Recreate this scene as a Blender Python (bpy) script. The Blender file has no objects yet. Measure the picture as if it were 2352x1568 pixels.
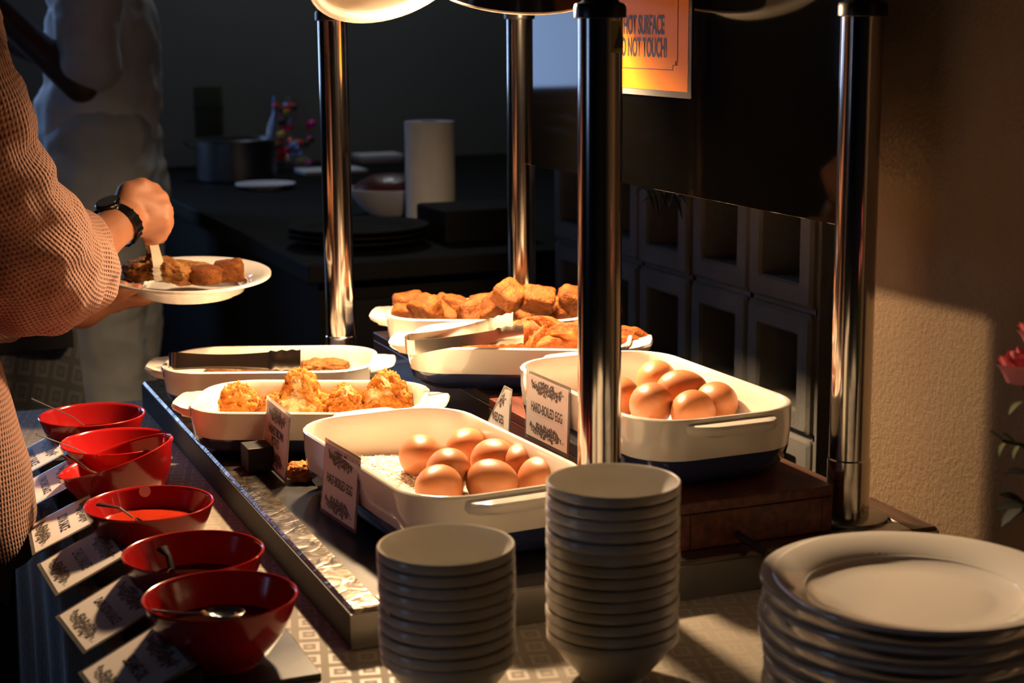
import bpy, bmesh, math, random
from mathutils import Vector, Matrix, noise, Quaternion
random.seed(7)
scene = bpy.context.scene
C = scene.collection
pi = math.pi
TZ = 0.78                                    # table top height; x runs across the lamp station, y along it

# ------------------------------------------------------------------ camera
W, Hh, FPX = 2352.0, 1568.0, 3852.4
CAM = Vector((-0.4136, -1.4178, TZ + 0.5714))
_rh = Vector((0.9266, -0.37606, 0)); _fh = Vector((0.37606, 0.9266, 0)); _z = Vector((0, 0, 1))
_p, _r = 0.1894, -0.0081
FWD = math.cos(_p) * _fh - math.sin(_p) * _z
_u0 = math.sin(_p) * _fh + math.cos(_p) * _z
RGT = math.cos(_r) * _rh + math.sin(_r) * _u0
UPV = -math.sin(_r) * _rh + math.cos(_r) * _u0
cd = bpy.data.cameras.new('camera'); cam = bpy.data.objects.new('camera', cd); C.objects.link(cam)
m = Matrix((RGT, UPV, -FWD)).transposed().to_4x4(); m.translation = CAM
cam.matrix_world = m
cd.sensor_width = 36.0; cd.lens = FPX / W * 36.0; cd.clip_start = 0.05; cd.clip_end = 60
cd.dof.use_dof = True; cd.dof.focus_distance = 2.02; cd.dof.aperture_fstop = 6.5
scene.camera = cam

def ray(px, py): return FWD + RGT * ((px - W / 2) / FPX) + UPV * ((Hh / 2 - py) / FPX)
def on(px, py, z):                            # where the sight line meets a horizontal plane at height z above the table top
    d = ray(px, py); return CAM + d * ((TZ + z - CAM.z) / d.z)
def at(px, py, d): return CAM + ray(px, py) * d   # at a distance along the view axis

# ------------------------------------------------------------------ world, exposure
wd = bpy.data.worlds.new('World'); scene.world = wd; wd.use_nodes = True
wd.node_tree.nodes['Background'].inputs[0].default_value = (0.30, 0.45, 0.8, 1)
wd.node_tree.nodes['Background'].inputs[1].default_value = 0.05
vs = scene.view_settings
vs.view_transform = 'Standard'; vs.look = 'None'; vs.gamma = 1.0; vs.use_curve_mapping = False
vs.exposure = 0.03
LAMP1, LAMP2, GLOW = 118.0, 60.0, 3.0        # beams of the two heat lamps (W) and glow of their bulb faces
WINDOW, WINDOW2 = 5.5, 1.8                                  # radiance of the daylight windows
KITCHEN_FILL = 26.0  # strength of the added lamp that lightens the kitchen wall

# ------------------------------------------------------------------ materials
M = {}
def mat(name, col, rough=0.5, metal=0.0, spec=0.5, coat=0.0, var=0.0, vscale=20.0, bump=0.0, bscale=80.0, emit=None, es=0.0, sss=0.0, rnd=0.0):
    mt = bpy.data.materials.new(name); mt.use_nodes = True
    nt = mt.node_tree; b = nt.nodes['Principled BSDF']; L = nt.links
    b.inputs['Base Color'].default_value = (*col, 1); b.inputs['Roughness'].default_value = rough
    b.inputs['Metallic'].default_value = metal; b.inputs['Specular IOR Level'].default_value = spec
    b.inputs['Coat Weight'].default_value = coat; b.inputs['Coat Roughness'].default_value = 0.06
    if sss:
        b.inputs['Subsurface Weight'].default_value = sss; b.inputs['Subsurface Radius'].default_value = (0.012, 0.005, 0.003); b.inputs['Subsurface Scale'].default_value = 0.6
    tc = nt.nodes.new('ShaderNodeTexCoord')
    src = None
    if var:
        n = nt.nodes.new('ShaderNodeTexNoise'); n.inputs['Scale'].default_value = vscale; n.inputs['Detail'].default_value = 5
        L.new(tc.outputs['Object'], n.inputs['Vector'])
        r = nt.nodes.new('ShaderNodeValToRGB')
        r.color_ramp.elements[0].position = 0.3; r.color_ramp.elements[1].position = 0.7
        r.color_ramp.elements[0].color = (*[c * (1 - var) for c in col], 1)
        r.color_ramp.elements[1].color = (*[min(1, c * (1 + var * 0.7)) for c in col], 1)
        L.new(n.outputs['Fac'], r.inputs['Fac']); src = r.outputs['Color']
    if rnd:
        oi = nt.nodes.new('ShaderNodeObjectInfo'); hs = nt.nodes.new('ShaderNodeHueSaturation')
        mr = nt.nodes.new('ShaderNodeMapRange'); mr.inputs['To Min'].default_value = 1 - rnd; mr.inputs['To Max'].default_value = 1 + rnd
        L.new(oi.outputs['Random'], mr.inputs['Value']); L.new(mr.outputs['Result'], hs.inputs['Value'])
        if src: L.new(src, hs.inputs['Color'])
        else: hs.inputs['Color'].default_value = (*col, 1)
        src = hs.outputs['Color']
    if src: L.new(src, b.inputs['Base Color'])
    if bump:
        n2 = nt.nodes.new('ShaderNodeTexNoise'); n2.inputs['Scale'].default_value = bscale; n2.inputs['Detail'].default_value = 4
        L.new(tc.outputs['Object'], n2.inputs['Vector'])
        bp = nt.nodes.new('ShaderNodeBump'); bp.inputs['Strength'].default_value = bump; bp.inputs['Distance'].default_value = 0.004
        L.new(n2.outputs['Fac'], bp.inputs['Height']); L.new(bp.outputs['Normal'], b.inputs['Normal'])
    if emit:
        b.inputs['Emission Color'].default_value = (*emit, 1); b.inputs['Emission Strength'].default_value = es
    M[name] = mt; return mt

mat('glaze', (0.86, 0.82, 0.75), 0.12, coat=0.5, var=0.03, vscale=6)
mat('navy', (0.026, 0.036, 0.10), 0.12, coat=0.5, var=0.1, vscale=8)
mat('melamine', (0.80, 0.76, 0.68), 0.22, var=0.04, vscale=10)
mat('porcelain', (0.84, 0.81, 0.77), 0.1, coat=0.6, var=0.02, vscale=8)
mat('red', (0.37, 0.009, 0.010), 0.16, coat=0.5, var=0.08, vscale=12)
mat('tong_steel', (0.46, 0.40, 0.34), 0.2, metal=1, var=0.1, vscale=30)
mat('spoon_steel', (0.13, 0.12, 0.115), 0.22, metal=1, var=0.1)
mat('steel', (0.62, 0.59, 0.55), 0.1, metal=1, var=0.08, vscale=40)
mat('post_steel', (0.55, 0.52, 0.48), 0.13, metal=1, var=0.06, vscale=30)
mat('dull_steel', (0.30, 0.29, 0.28), 0.28, metal=1, var=0.2, vscale=15, bump=0.05, bscale=60)
mat('black_plastic', (0.012, 0.012, 0.014), 0.3, var=0.1)
mat('counter_black', (0.004, 0.004, 0.0045), 0.7, spec=0.1, var=0.2)
mat('black_rough', (0.010, 0.010, 0.011), 0.6, var=0.2, bump=0.1)
mat('egg', (0.50, 0.182, 0.068), 0.42, var=0.07, vscale=60, bump=0.03, bscale=500, sss=0.15, rnd=0.1)
mat('rice', (0.95, 0.90, 0.80), 0.6, var=0.02, vscale=60)
mat('shade_out', (0.05, 0.05, 0.055), 0.16, metal=0.9, var=0.1)
mat('shade_in', (0.55, 0.49, 0.40), 0.3)
mat('bulb_body', (0.75, 0.72, 0.66), 0.3, metal=0.6)
mat('bulb1', (1, 0.9, 0.7), 0.3, emit=(1.0, 0.65, 0.34), es=GLOW)
mat('bulb2', (1, 0.9, 0.7), 0.3, emit=(1.0, 0.65, 0.34), es=GLOW)
mat('skin', (0.40, 0.165, 0.085), 0.55, var=0.08, vscale=25, bump=0.08, bscale=160, sss=0.2)
mat('skin_dark', (0.10, 0.05, 0.035), 0.5, var=0.1)
mat('hair', (0.012, 0.009, 0.008), 0.4)
mat('dark_cloth', (0.016, 0.014, 0.02), 0.8, var=0.2)
mat('white_shirt', (0.75, 0.77, 0.80), 0.85, var=0.12, vscale=9, bump=0.4, bscale=14)
mat('grey_trousers', (0.55, 0.58, 0.62), 0.85, var=0.15, vscale=8, bump=0.5, bscale=12)
mat('black_gloss', (0.006, 0.006, 0.007), 0.12, spec=0.6)
mat('panel', (0.0012, 0.0011, 0.001), 0.04, spec=0.15)
mat('orange', (0.56, 0.165, 0.003), 0.5, spec=0.15, var=0.04, vscale=10)
mat('ink', (0.012, 0.010, 0.012), 0.5)
mat('ink_brown', (0.05, 0.035, 0.03), 0.6)
mat('tape', (0.75, 0.72, 0.66), 0.3)
mat('sticker', (0.30, 0.26, 0.05), 0.5)
mat('kitchen_wall', (0.17, 0.17, 0.162), 0.8, var=0.08, vscale=2)
mat('dark_wall', (0.012, 0.012, 0.013), 0.8, var=0.2, vscale=3)
mat('ceiling', (0.03, 0.03, 0.03), 0.9, var=0.1)
mat('floor', (0.02, 0.018, 0.017), 0.4, var=0.3, vscale=3)
mat('block', (0.17, 0.168, 0.16), 0.9, var=0.15, vscale=14, bump=0.5, bscale=90)
mat('block_dark', (0.008, 0.007, 0.006), 0.9, var=0.1)
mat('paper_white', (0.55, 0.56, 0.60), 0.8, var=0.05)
mat('towel', (0.72, 0.74, 0.78), 0.9, var=0.05, vscale=30, bump=0.2)
mat('green_box', (0.035, 0.04, 0.012), 0.7, var=0.1)
mat('pot', (0.10, 0.10, 0.105), 0.35, metal=0.6, var=0.2)
mat('sauce_dark', (0.020, 0.006, 0.004), 0.06, spec=0.6, var=0.2)
mat('sauce_red', (0.36, 0.016, 0.006), 0.1, var=0.15, vscale=30, bump=0.2, bscale=60)
mat('sauce_chili', (0.42, 0.03, 0.010), 0.1, var=0.2, vscale=30, bump=0.3, bscale=70)
mat('heap_red', (0.10, 0.018, 0.010), 0.3, var=0.3, vscale=30, bump=0.4)
mat('rose', (0.62, 0.17, 0.19), 0.6, var=0.2, vscale=30)
mat('sprig_green', (0.012, 0.025, 0.010), 0.6, var=0.3)
mat('leaf', (0.05, 0.07, 0.012), 0.7, spec=0.1, var=0.3)
mat('leaf_dark', (0.008, 0.012, 0.008), 0.7, spec=0.1, var=0.2)
mat('vase', (0.25, 0.24, 0.22), 0.2)
mat('watch_glass', (0.16, 0.15, 0.13), 0.06, metal=0.6)
mat('curtain', (0.16, 0.2, 0.3), 0.9, var=0.15)
mat('window_light', (0.2, 0.3, 0.5), 0.5, emit=(0.38, 0.58, 1.0), es=WINDOW)
mat('window_light_side', (0.2, 0.3, 0.5), 0.5, emit=(0.38, 0.58, 1.0), es=WINDOW2)
mat('added_lamp_glow', (1, 1, 1), 0.5, emit=(0.90, 0.96, 1.0), es=KITCHEN_FILL)
mat('foil_red', (0.9, 0.02, 0.05), 0.3, metal=0.5); mat('foil_gold', (0.9, 0.65, 0.1), 0.3, metal=0.5)
mat('foil_pink', (0.95, 0.06, 0.45), 0.3, metal=0.5); mat('foil_blue', (0.3, 0.5, 1.0), 0.3, metal=0.5)
mat('cream', (0.62, 0.44, 0.20), 0.7, var=0.15, vscale=60, bump=0.6, bscale=160)

def node_mat(name):
    mt = bpy.data.materials.new(name); mt.use_nodes = True; M[name] = mt
    return mt, mt.node_tree, mt.node_tree.nodes['Principled BSDF'], mt.node_tree.links
def N(nt, t, **kw):
    n = nt.nodes.new(t)
    for k, v in kw.items(): setattr(n, k, v)
    return n
def mth(nt, op, a, b=None, c=None):
    n = nt.nodes.new('ShaderNodeMath'); n.operation = op
    for i, v in enumerate((a, b, c)):
        if v is None: continue
        if isinstance(v, (int, float)): n.inputs[i].default_value = v
        else: nt.links.new(v, n.inputs[i])
    return n.outputs[0]
def ramp(nt, fac, stops):
    r = nt.nodes.new('ShaderNodeValToRGB'); e = r.color_ramp.elements
    while len(e) < len(stops): e.new(0.5)
    for i, (p, c) in enumerate(stops): e[i].position = p; e[i].color = (*c, 1)
    nt.links.new(fac, r.inputs['Fac']); return r.outputs['Color']
def addbump(nt, b, h, s, d=0.002):
    bp = nt.nodes.new('ShaderNodeBump'); bp.inputs['Strength'].default_value = s; bp.inputs['Distance'].default_value = d
    nt.links.new(h, bp.inputs['Height']); nt.links.new(bp.outputs['Normal'], b.inputs['Normal'])

def fried(name, dark, mid, light, scale=35, bs=0.6, white=None):
    mt, nt, b, L = node_mat(name)
    tc = N(nt, 'ShaderNodeTexCoord'); oi = N(nt, 'ShaderNodeObjectInfo')
    ad = N(nt, 'ShaderNodeVectorMath', operation='ADD'); L.new(tc.outputs['Object'], ad.inputs[0])
    cx = N(nt, 'ShaderNodeCombineXYZ'); r5 = mth(nt, 'MULTIPLY', oi.outputs['Random'], 7.0)
    for i in range(3): L.new(r5, cx.inputs[i])
    L.new(cx.outputs[0], ad.inputs[1])
    n = N(nt, 'ShaderNodeTexNoise'); n.inputs['Scale'].default_value = scale; n.inputs['Detail'].default_value = 8; n.inputs['Roughness'].default_value = 0.65
    L.new(ad.outputs[0], n.inputs['Vector'])
    col = ramp(nt, n.outputs['Fac'], [(0.28, dark), (0.5, mid), (0.72, light)])
    if white:
        n3 = N(nt, 'ShaderNodeTexNoise'); n3.inputs['Scale'].default_value = 26; n3.inputs['Detail'].default_value = 3
        L.new(ad.outputs[0], n3.inputs['Vector'])
        fac = ramp(nt, n3.outputs['Fac'], [(0.60, (0, 0, 0)), (0.68, (1, 1, 1))])
        mx = N(nt, 'ShaderNodeMixRGB'); L.new(fac, mx.inputs[0]); L.new(col, mx.inputs[1]); mx.inputs[2].default_value = (*white, 1); col = mx.outputs[0]
    L.new(col, b.inputs['Base Color']); b.inputs['Roughness'].default_value = 0.6; b.inputs['Specular IOR Level'].default_value = 0.25
    n2 = N(nt, 'ShaderNodeTexNoise'); n2.inputs['Scale'].default_value = scale * 5; n2.inputs['Detail'].default_value = 6
    L.new(ad.outputs[0], n2.inputs['Vector']); addbump(nt, b, n2.outputs['Fac'], bs, 0.003)
fried('fried_tofu', (0.075, 0.016, 0.002), (0.19, 0.052, 0.006), (0.28, 0.095, 0.015), 70, 0.8)
fried('fried_wedge', (0.10, 0.018, 0.002), (0.25, 0.056, 0.006), (0.42, 0.145, 0.024), 60, 0.7)
fried('fried_hash', (0.28, 0.060, 0.004), (0.48, 0.145, 0.014), (0.64, 0.29, 0.055), 90, 1.0, white=(0.70, 0.50, 0.26))
fried('fried_fish', (0.12, 0.035, 0.007), (0.28, 0.105, 0.022), (0.42, 0.23, 0.075), 55, 0.9)

def waffle(name, c0, c1, cell):
    mt, nt, b, L = node_mat(name)
    uv = N(nt, 'ShaderNodeUVMap'); sp = N(nt, 'ShaderNodeSeparateXYZ'); L.new(uv.outputs[0], sp.inputs[0])
    def wave(o): return mth(nt, 'ABSOLUTE', mth(nt, 'SINE', mth(nt, 'MULTIPLY', o, pi / cell)))
    wx, wy = wave(sp.outputs[0]), wave(sp.outputs[1])
    hgt = mth(nt, 'SUBTRACT', 1.0, mth(nt, 'MULTIPLY', mth(nt, 'SUBTRACT', 1.0, mth(nt, 'POWER', wx, 2.0)), mth(nt, 'SUBTRACT', 1.0, mth(nt, 'MULTIPLY', mth(nt, 'POWER', wy, 2.0), 0.85))))
    col = ramp(nt, hgt, [(0.0, c0), (0.8, c1)])  # hollows of the knit coloured darker, their shade put into the colour
    L.new(col, b.inputs['Base Color']); b.inputs['Roughness'].default_value = 0.9; b.inputs['Specular IOR Level'].default_value = 0.2
    b.inputs['Sheen Weight'].default_value = 0.2
    addbump(nt, b, hgt, 0.75, 0.003)
waffle('knit', (0.165, 0.075, 0.050), (0.29, 0.142, 0.096), 0.0056)

def cloth_mat(name, base, line, s=0.026, blue=False):
    mt, nt, b, L = node_mat(name)
    tc = N(nt, 'ShaderNodeTexCoord'); mp = N(nt, 'ShaderNodeMapping'); mp.inputs['Rotation'].default_value = (0, 0, 0.25)
    uv = N(nt, 'ShaderNodeUVMap'); L.new(uv.outputs[0], mp.inputs[0])
    sp = N(nt, 'ShaderNodeSeparateXYZ'); L.new(mp.outputs[0], sp.inputs[0])
    def cell(o, k): return mth(nt, 'ABSOLUTE', mth(nt, 'SUBTRACT', mth(nt, 'FRACT', mth(nt, 'DIVIDE', o, k)), 0.5))
    d = mth(nt, 'MAXIMUM', cell(sp.outputs[0], s), cell(sp.outputs[1], s * 1.25))
    ring = mth(nt, 'MULTIPLY', mth(nt, 'GREATER_THAN', d, 0.22), mth(nt, 'LESS_THAN', d, 0.36))
    dot = mth(nt, 'LESS_THAN', d, 0.10)
    f = mth(nt, 'MAXIMUM', ring, mth(nt, 'MULTIPLY', dot, 0.5))
    n = N(nt, 'ShaderNodeTexNoise'); n.inputs['Scale'].default_value = 260; L.new(uv.outputs[0], n.inputs['Vector'])
    f2 = mth(nt, 'ADD', mth(nt, 'MULTIPLY', f, 0.85), mth(nt, 'MULTIPLY', n.outputs['Fac'], 0.2))
    L.new(ramp(nt, f2, [(0.0, base), (1.0, line)]), b.inputs['Base Color'])
    rr = mth(nt, 'SUBTRACT', 0.75, mth(nt, 'MULTIPLY', f, 0.3)); L.new(rr, b.inputs['Roughness'])
    b.inputs['Sheen Weight'].default_value = 0.3
    addbump(nt, b, f2, 0.25, 0.001)
cloth_mat('cloth', (0.20, 0.165, 0.12), (0.29, 0.245, 0.185))
cloth_mat('cloth_far', (0.10, 0.10, 0.10), (0.19, 0.19, 0.185), s=0.04)

def wood_mat(name, c0, c1, c2):
    mt, nt, b, L = node_mat(name)
    tc = N(nt, 'ShaderNodeTexCoord'); mp = N(nt, 'ShaderNodeMapping'); mp.inputs['Scale'].default_value = (60, 5, 60)
    L.new(tc.outputs['Object'], mp.inputs[0])
    n = N(nt, 'ShaderNodeTexNoise'); n.inputs['Scale'].default_value = 1.6; n.inputs['Detail'].default_value = 7; n.inputs['Distortion'].default_value = 0.6
    L.new(mp.outputs[0], n.inputs['Vector'])
    L.new(ramp(nt, n.outputs['Fac'], [(0.3, c0), (0.5, c1), (0.7, c2)]), b.inputs['Base Color'])
    b.inputs['Roughness'].default_value = 0.4; b.inputs['Coat Weight'].default_value = 0.2
    addbump(nt, b, n.outputs['Fac'], 0.15)
wood_mat('mahogany', (0.035, 0.007, 0.004), (0.085, 0.017, 0.009), (0.14, 0.034, 0.016))
wood_mat('walnut', (0.025, 0.012, 0.009), (0.055, 0.026, 0.018), (0.085, 0.04, 0.026))

def stone_mat(name, base, vein, rough, vs_, vw):
    mt, nt, b, L = node_mat(name)
    tc = N(nt, 'ShaderNodeTexCoord')
    n = N(nt, 'ShaderNodeTexNoise'); n.inputs['Scale'].default_value = 9; n.inputs['Detail'].default_value = 6; L.new(tc.outputs['Object'], n.inputs['Vector'])
    mx = N(nt, 'ShaderNodeMixRGB'); mx.inputs[0].default_value = 0.12; L.new(tc.outputs['Object'], mx.inputs[1]); L.new(n.outputs['Color'], mx.inputs[2])
    v = N(nt, 'ShaderNodeTexVoronoi', feature='DISTANCE_TO_EDGE'); v.inputs['Scale'].default_value = vs_; L.new(mx.outputs[0], v.inputs['Vector'])
    col = ramp(nt, v.outputs['Distance'], [(0.0, vein), (vw, tuple(c * 1.5 for c in base)), (min(1, vw * 4), base)])
    m2 = N(nt, 'ShaderNodeMixRGB', blend_type='MULTIPLY'); m2.inputs[0].default_value = 0.6; L.new(col, m2.inputs[1]); L.new(n.outputs['Color'], m2.inputs[2])
    L.new(col, b.inputs['Base Color']); b.inputs['Roughness'].default_value = rough
    rr = mth(nt, 'ADD', rough - 0.08, mth(nt, 'MULTIPLY', n.outputs['Fac'], 0.22)); L.new(rr, b.inputs['Roughness'])
stone_mat('slate', (0.020, 0.020, 0.021), (0.032, 0.031, 0.03), 0.30, 7, 0.01)
mt, nt, b, L = node_mat('marble_edge')
tc = N(nt, 'ShaderNodeTexCoord'); n = N(nt, 'ShaderNodeTexNoise'); n.inputs['Scale'].default_value = 38; n.inputs['Detail'].default_value = 3; n.inputs['Distortion'].default_value = 1.5
L.new(tc.outputs['Object'], n.inputs['Vector'])
v = N(nt, 'ShaderNodeTexVoronoi', feature='DISTANCE_TO_EDGE'); v.inputs['Scale'].default_value = 26; L.new(tc.outputs['Object'], v.inputs['Vector'])
L.new(ramp(nt, n.outputs['Fac'], [(0.3, (0.09, 0.075, 0.06)), (0.5, (0.22, 0.185, 0.145)), (0.72, (0.50, 0.44, 0.36))]), b.inputs['Base Color'])
b.inputs['Metallic'].default_value = 1.0; b.inputs['Roughness'].default_value = 0.27
addbump(nt, b, mth(nt, 'ADD', n.outputs['Fac'], mth(nt, 'MULTIPLY', mth(nt, 'MINIMUM', v.outputs['Distance'], 0.05), 4.0)), 0.35, 0.004)

mt, nt, b, L = node_mat('stucco')
tc = N(nt, 'ShaderNodeTexCoord'); n = N(nt, 'ShaderNodeTexNoise'); n.inputs['Scale'].default_value = 190; n.inputs['Detail'].default_value = 6
L.new(tc.outputs['Object'], n.inputs['Vector'])
n2 = N(nt, 'ShaderNodeTexNoise'); n2.inputs['Scale'].default_value = 4; L.new(tc.outputs['Object'], n2.inputs['Vector'])
L.new(ramp(nt, n2.outputs['Fac'], [(0.3, (0.20, 0.132, 0.074)), (0.7, (0.25, 0.170, 0.098))]), b.inputs['Base Color']); b.inputs['Roughness'].default_value = 0.9
addbump(nt, b, n.outputs['Fac'], 0.45, 0.0035)

def print_mat(name):                          # card with two bands of dark floral print; UV 0..1 over the sheet
    mt, nt, b, L = node_mat(name)
    uv = N(nt, 'ShaderNodeUVMap'); sp = N(nt, 'ShaderNodeSeparateXYZ'); L.new(uv.outputs[0], sp.inputs[0])
    oi = N(nt, 'ShaderNodeObjectInfo')
    mp = N(nt, 'ShaderNodeMapping'); mp.inputs['Scale'].default_value = (1.45, 1, 1); L.new(uv.outputs[0], mp.inputs[0])
    v = N(nt, 'ShaderNodeTexVoronoi', feature='DISTANCE_TO_EDGE'); v.inputs['Scale'].default_value = 17; L.new(mp.outputs[0], v.inputs['Vector'])
    n = N(nt, 'ShaderNodeTexNoise'); n.inputs['Scale'].default_value = 26; n.inputs['Detail'].default_value = 4; L.new(mp.outputs[0], n.inputs['Vector'])
    nb = N(nt, 'ShaderNodeTexNoise'); nb.inputs['Scale'].default_value = 7; nb.inputs['Detail'].default_value = 6; nb.inputs['Roughness'].default_value = 0.7; L.new(mp.outputs[0], nb.inputs['Vector'])
    leaf = mth(nt, 'GREATER_THAN', mth(nt, 'ADD', v.outputs['Distance'], mth(nt, 'MULTIPLY', n.outputs['Fac'], 0.5)), 0.26)
    dx = mth(nt, 'DIVIDE', mth(nt, 'SUBTRACT', sp.outputs[0], 0.5), 0.50)
    def band(c):
        dy = mth(nt, 'DIVIDE', mth(nt, 'SUBTRACT', sp.outputs[1], c), 0.15)
        d = mth(nt, 'ADD', mth(nt, 'POWER', mth(nt, 'ABSOLUTE', dx), 2.0), mth(nt, 'POWER', mth(nt, 'ABSOLUTE', dy), 2.0))
        return mth(nt, 'LESS_THAN', mth(nt, 'ADD', d, mth(nt, 'MULTIPLY', nb.outputs['Fac'], 3.2)), 2.15)
    f = mth(nt, 'MULTIPLY', leaf, mth(nt, 'MAXIMUM', band(0.16), band(0.84)))
    mx = N(nt, 'ShaderNodeMixRGB'); L.new(f, mx.inputs[0]); mx.inputs[1].default_value = (0.80, 0.72, 0.68, 1); mx.inputs[2].default_value = (0.07, 0.055, 0.045, 1)
    L.new(mx.outputs[0], b.inputs['Base Color']); b.inputs['Roughness'].default_value = 0.6
print_mat('card_print')

mt = bpy.data.materials.new('clear_film'); mt.use_nodes = True; M['clear_film'] = mt; nt = mt.node_tree
nt.nodes.remove(nt.nodes['Principled BSDF']); out = nt.nodes['Material Output']
tr = N(nt, 'ShaderNodeBsdfTransparent'); gl = N(nt, 'ShaderNodeBsdfGlossy'); gl.inputs['Roughness'].default_value = 0.15; mx = N(nt, 'ShaderNodeMixShader'); mx.inputs[0].default_value = 0.06
nt.links.new(tr.outputs[0], mx.inputs[1]); nt.links.new(gl.outputs[0], mx.inputs[2]); nt.links.new(mx.outputs[0], out.inputs[0])
mt = bpy.data.materials.new('laminate'); mt.use_nodes = True; M['laminate'] = mt; nt = mt.node_tree
nt.nodes.remove(nt.nodes['Principled BSDF']); out = nt.nodes['Material Output']
tr = N(nt, 'ShaderNodeBsdfTransparent'); tr.inputs[0].default_value = (0.93, 0.93, 0.93, 1); gl = N(nt, 'ShaderNodeBsdfGlossy'); gl.inputs['Roughness'].default_value = 0.12
fr = N(nt, 'ShaderNodeFresnel'); fr.inputs[0].default_value = 1.5
mx = N(nt, 'ShaderNodeMixShader'); nt.links.new(fr.outputs[0], mx.inputs[0]); nt.links.new(tr.outputs[0], mx.inputs[1]); nt.links.new(gl.outputs[0], mx.inputs[2]); df = N(nt, 'ShaderNodeBsdfDiffuse'); df.inputs[0].default_value = (0.75, 0.74, 0.72, 1); mx2 = N(nt, 'ShaderNodeMixShader'); mx2.inputs[0].default_value = 0.12
nt.links.new(mx.outputs[0], mx2.inputs[1]); nt.links.new(df.outputs[0], mx2.inputs[2]); nt.links.new(mx2.outputs[0], out.inputs[0])

# ------------------------------------------------------------------ mesh helpers
class MB:
    def __init__(s): s.v = []; s.f = []; s.uv = {}
    def add(s, vs, fs):
        o = len(s.v); s.v += [tuple(v) for v in vs]; s.f += [tuple(i + o for i in f) for f in fs]; return s
    def box(s, lo, hi, mtx=None, bev=0.0):
        if bev:
            bm = bmesh.new(); bmesh.ops.create_cube(bm, size=1.0)
            for v in bm.verts: v.co = Vector([lo[i] + (v.co[i] + .5) * (hi[i] - lo[i]) for i in range(3)])
            bmesh.ops.bevel(bm, geom=bm.edges[:], offset=bev, segments=2, profile=0.5, affect='EDGES')
            bm.verts.index_update(); vs = [v.co.copy() for v in bm.verts]; fs = [[v.index for v in f.verts] for f in bm.faces]; bm.free()
        else:
            vs = [Vector((hi[0] if i & 1 else lo[0], hi[1] if i & 2 else lo[1], hi[2] if i & 4 else lo[2])) for i in range(8)]
            fs = [(0, 2, 3, 1), (4, 5, 7, 6), (0, 1, 5, 4), (2, 6, 7, 3), (0, 4, 6, 2), (1, 3, 7, 5)]
        if mtx is not None: vs = [mtx @ v for v in vs]
        return s.add(vs, fs)
    def rings(s, rings, closed=True, cap0=False, cap1=False):
        n = len(rings[0]); vs = [p for r in rings for p in r]; fs = []
        for i in range(len(rings) - 1):
            for j in range(n if closed else n - 1):
                k = (j + 1) % n; fs.append((i * n + j, i * n + k, (i + 1) * n + k, (i + 1) * n + j))
        if cap0: fs.append(tuple(reversed(range(n))))
        if cap1: fs.append(tuple(range((len(rings) - 1) * n, len(rings) * n)))
        return s.add(vs, fs)
    def lathe(s, prof, n=32, org=(0, 0, 0), cap0=True, cap1=True):
        return s.rings([[(org[0] + r * math.cos(2 * pi * j / n), org[1] + r * math.sin(2 * pi * j / n), org[2] + z) for j in range(n)] for r, z in prof], True, cap0, cap1)
    def tube(s, pts, rad, n=10, flat=1.0, up=None, caps=True):
        pts = [Vector(p) for p in pts]; k = len(pts)
        rad = rad if isinstance(rad, (list, tuple)) else [rad] * k
        flat = flat if isinstance(flat, (list, tuple)) else [flat] * k
        rs = []; prev = Vector(up) if up is not None else None
        for i in range(k):
            t = (pts[min(i + 1, k - 1)] - pts[max(i - 1, 0)]).normalized()
            if prev is None: prev = Vector((0, 0, 1)) if abs(t.z) < .9 else Vector((1, 0, 0))
            nrm = (prev - t * prev.dot(t)).normalized(); bi = t.cross(nrm); prev = nrm
            rs.append([pts[i] + bi * (math.cos(2 * pi * j / n) * rad[i]) + nrm * (math.sin(2 * pi * j / n) * rad[i] * flat[i]) for j in range(n)])
        return s.rings(rs, True, caps, caps)
    def sphere(s, c, r, n=14, mm=8, sc=(1, 1, 1)):
        rs = []
        for i in range(mm + 1):
            a = pi * (i if 0 < i < mm else (0.02 if i == 0 else mm - 0.02)) / mm
            rs.append([(c[0] + sc[0] * r * math.sin(a) * math.cos(2 * pi * j / n), c[1] + sc[1] * r * math.sin(a) * math.sin(2 * pi * j / n), c[2] - sc[2] * r * math.cos(a)) for j in range(n)])
        return s.rings(rs, True, True, True)
    def mesh(s, name, smooth=True, ang=35):
        me = bpy.data.meshes.new(name); me.from_pydata(s.v, [], s.f); me.update()
        bm = bmesh.new(); bm.from_mesh(me); bmesh.ops.recalc_face_normals(bm, faces=bm.faces[:]); bm.to_mesh(me); bm.free()
        if smooth:
            me.polygons.foreach_set('use_smooth', [True] * len(me.polygons))
            try: me.set_sharp_from_angle(angle=math.radians(ang))
            except Exception: pass
        return me
    def obj(s, name, mt, parent=None, loc=None, smooth=True, ang=35):
        return link(name, s.mesh(name, smooth, ang), mt, parent, loc)
def link(name, me, mt, parent=None, loc=None):
    if mt is not None and not me.materials: me.materials.append(M[mt])
    o = bpy.data.objects.new(name, me); C.objects.link(o)
    if parent is not None: o.parent = parent
    if loc is not None: o.location = loc
    return o
def tag(o, label, cat, group=None, kind=None):
    if label: o['label'] = label
    if cat: o['category'] = cat
    if group: o['group'] = group
    if kind: o['kind'] = kind
    return o
def thing(name, label, cat, loc=(0, 0, 0), rotz=0.0, group=None):
    o = bpy.data.objects.new(name, None); o.empty_display_size = 0.02; C.objects.link(o)
    o.location = loc; o.rotation_euler = (0, 0, rotz); return tag(o, label, cat, group)
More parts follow.
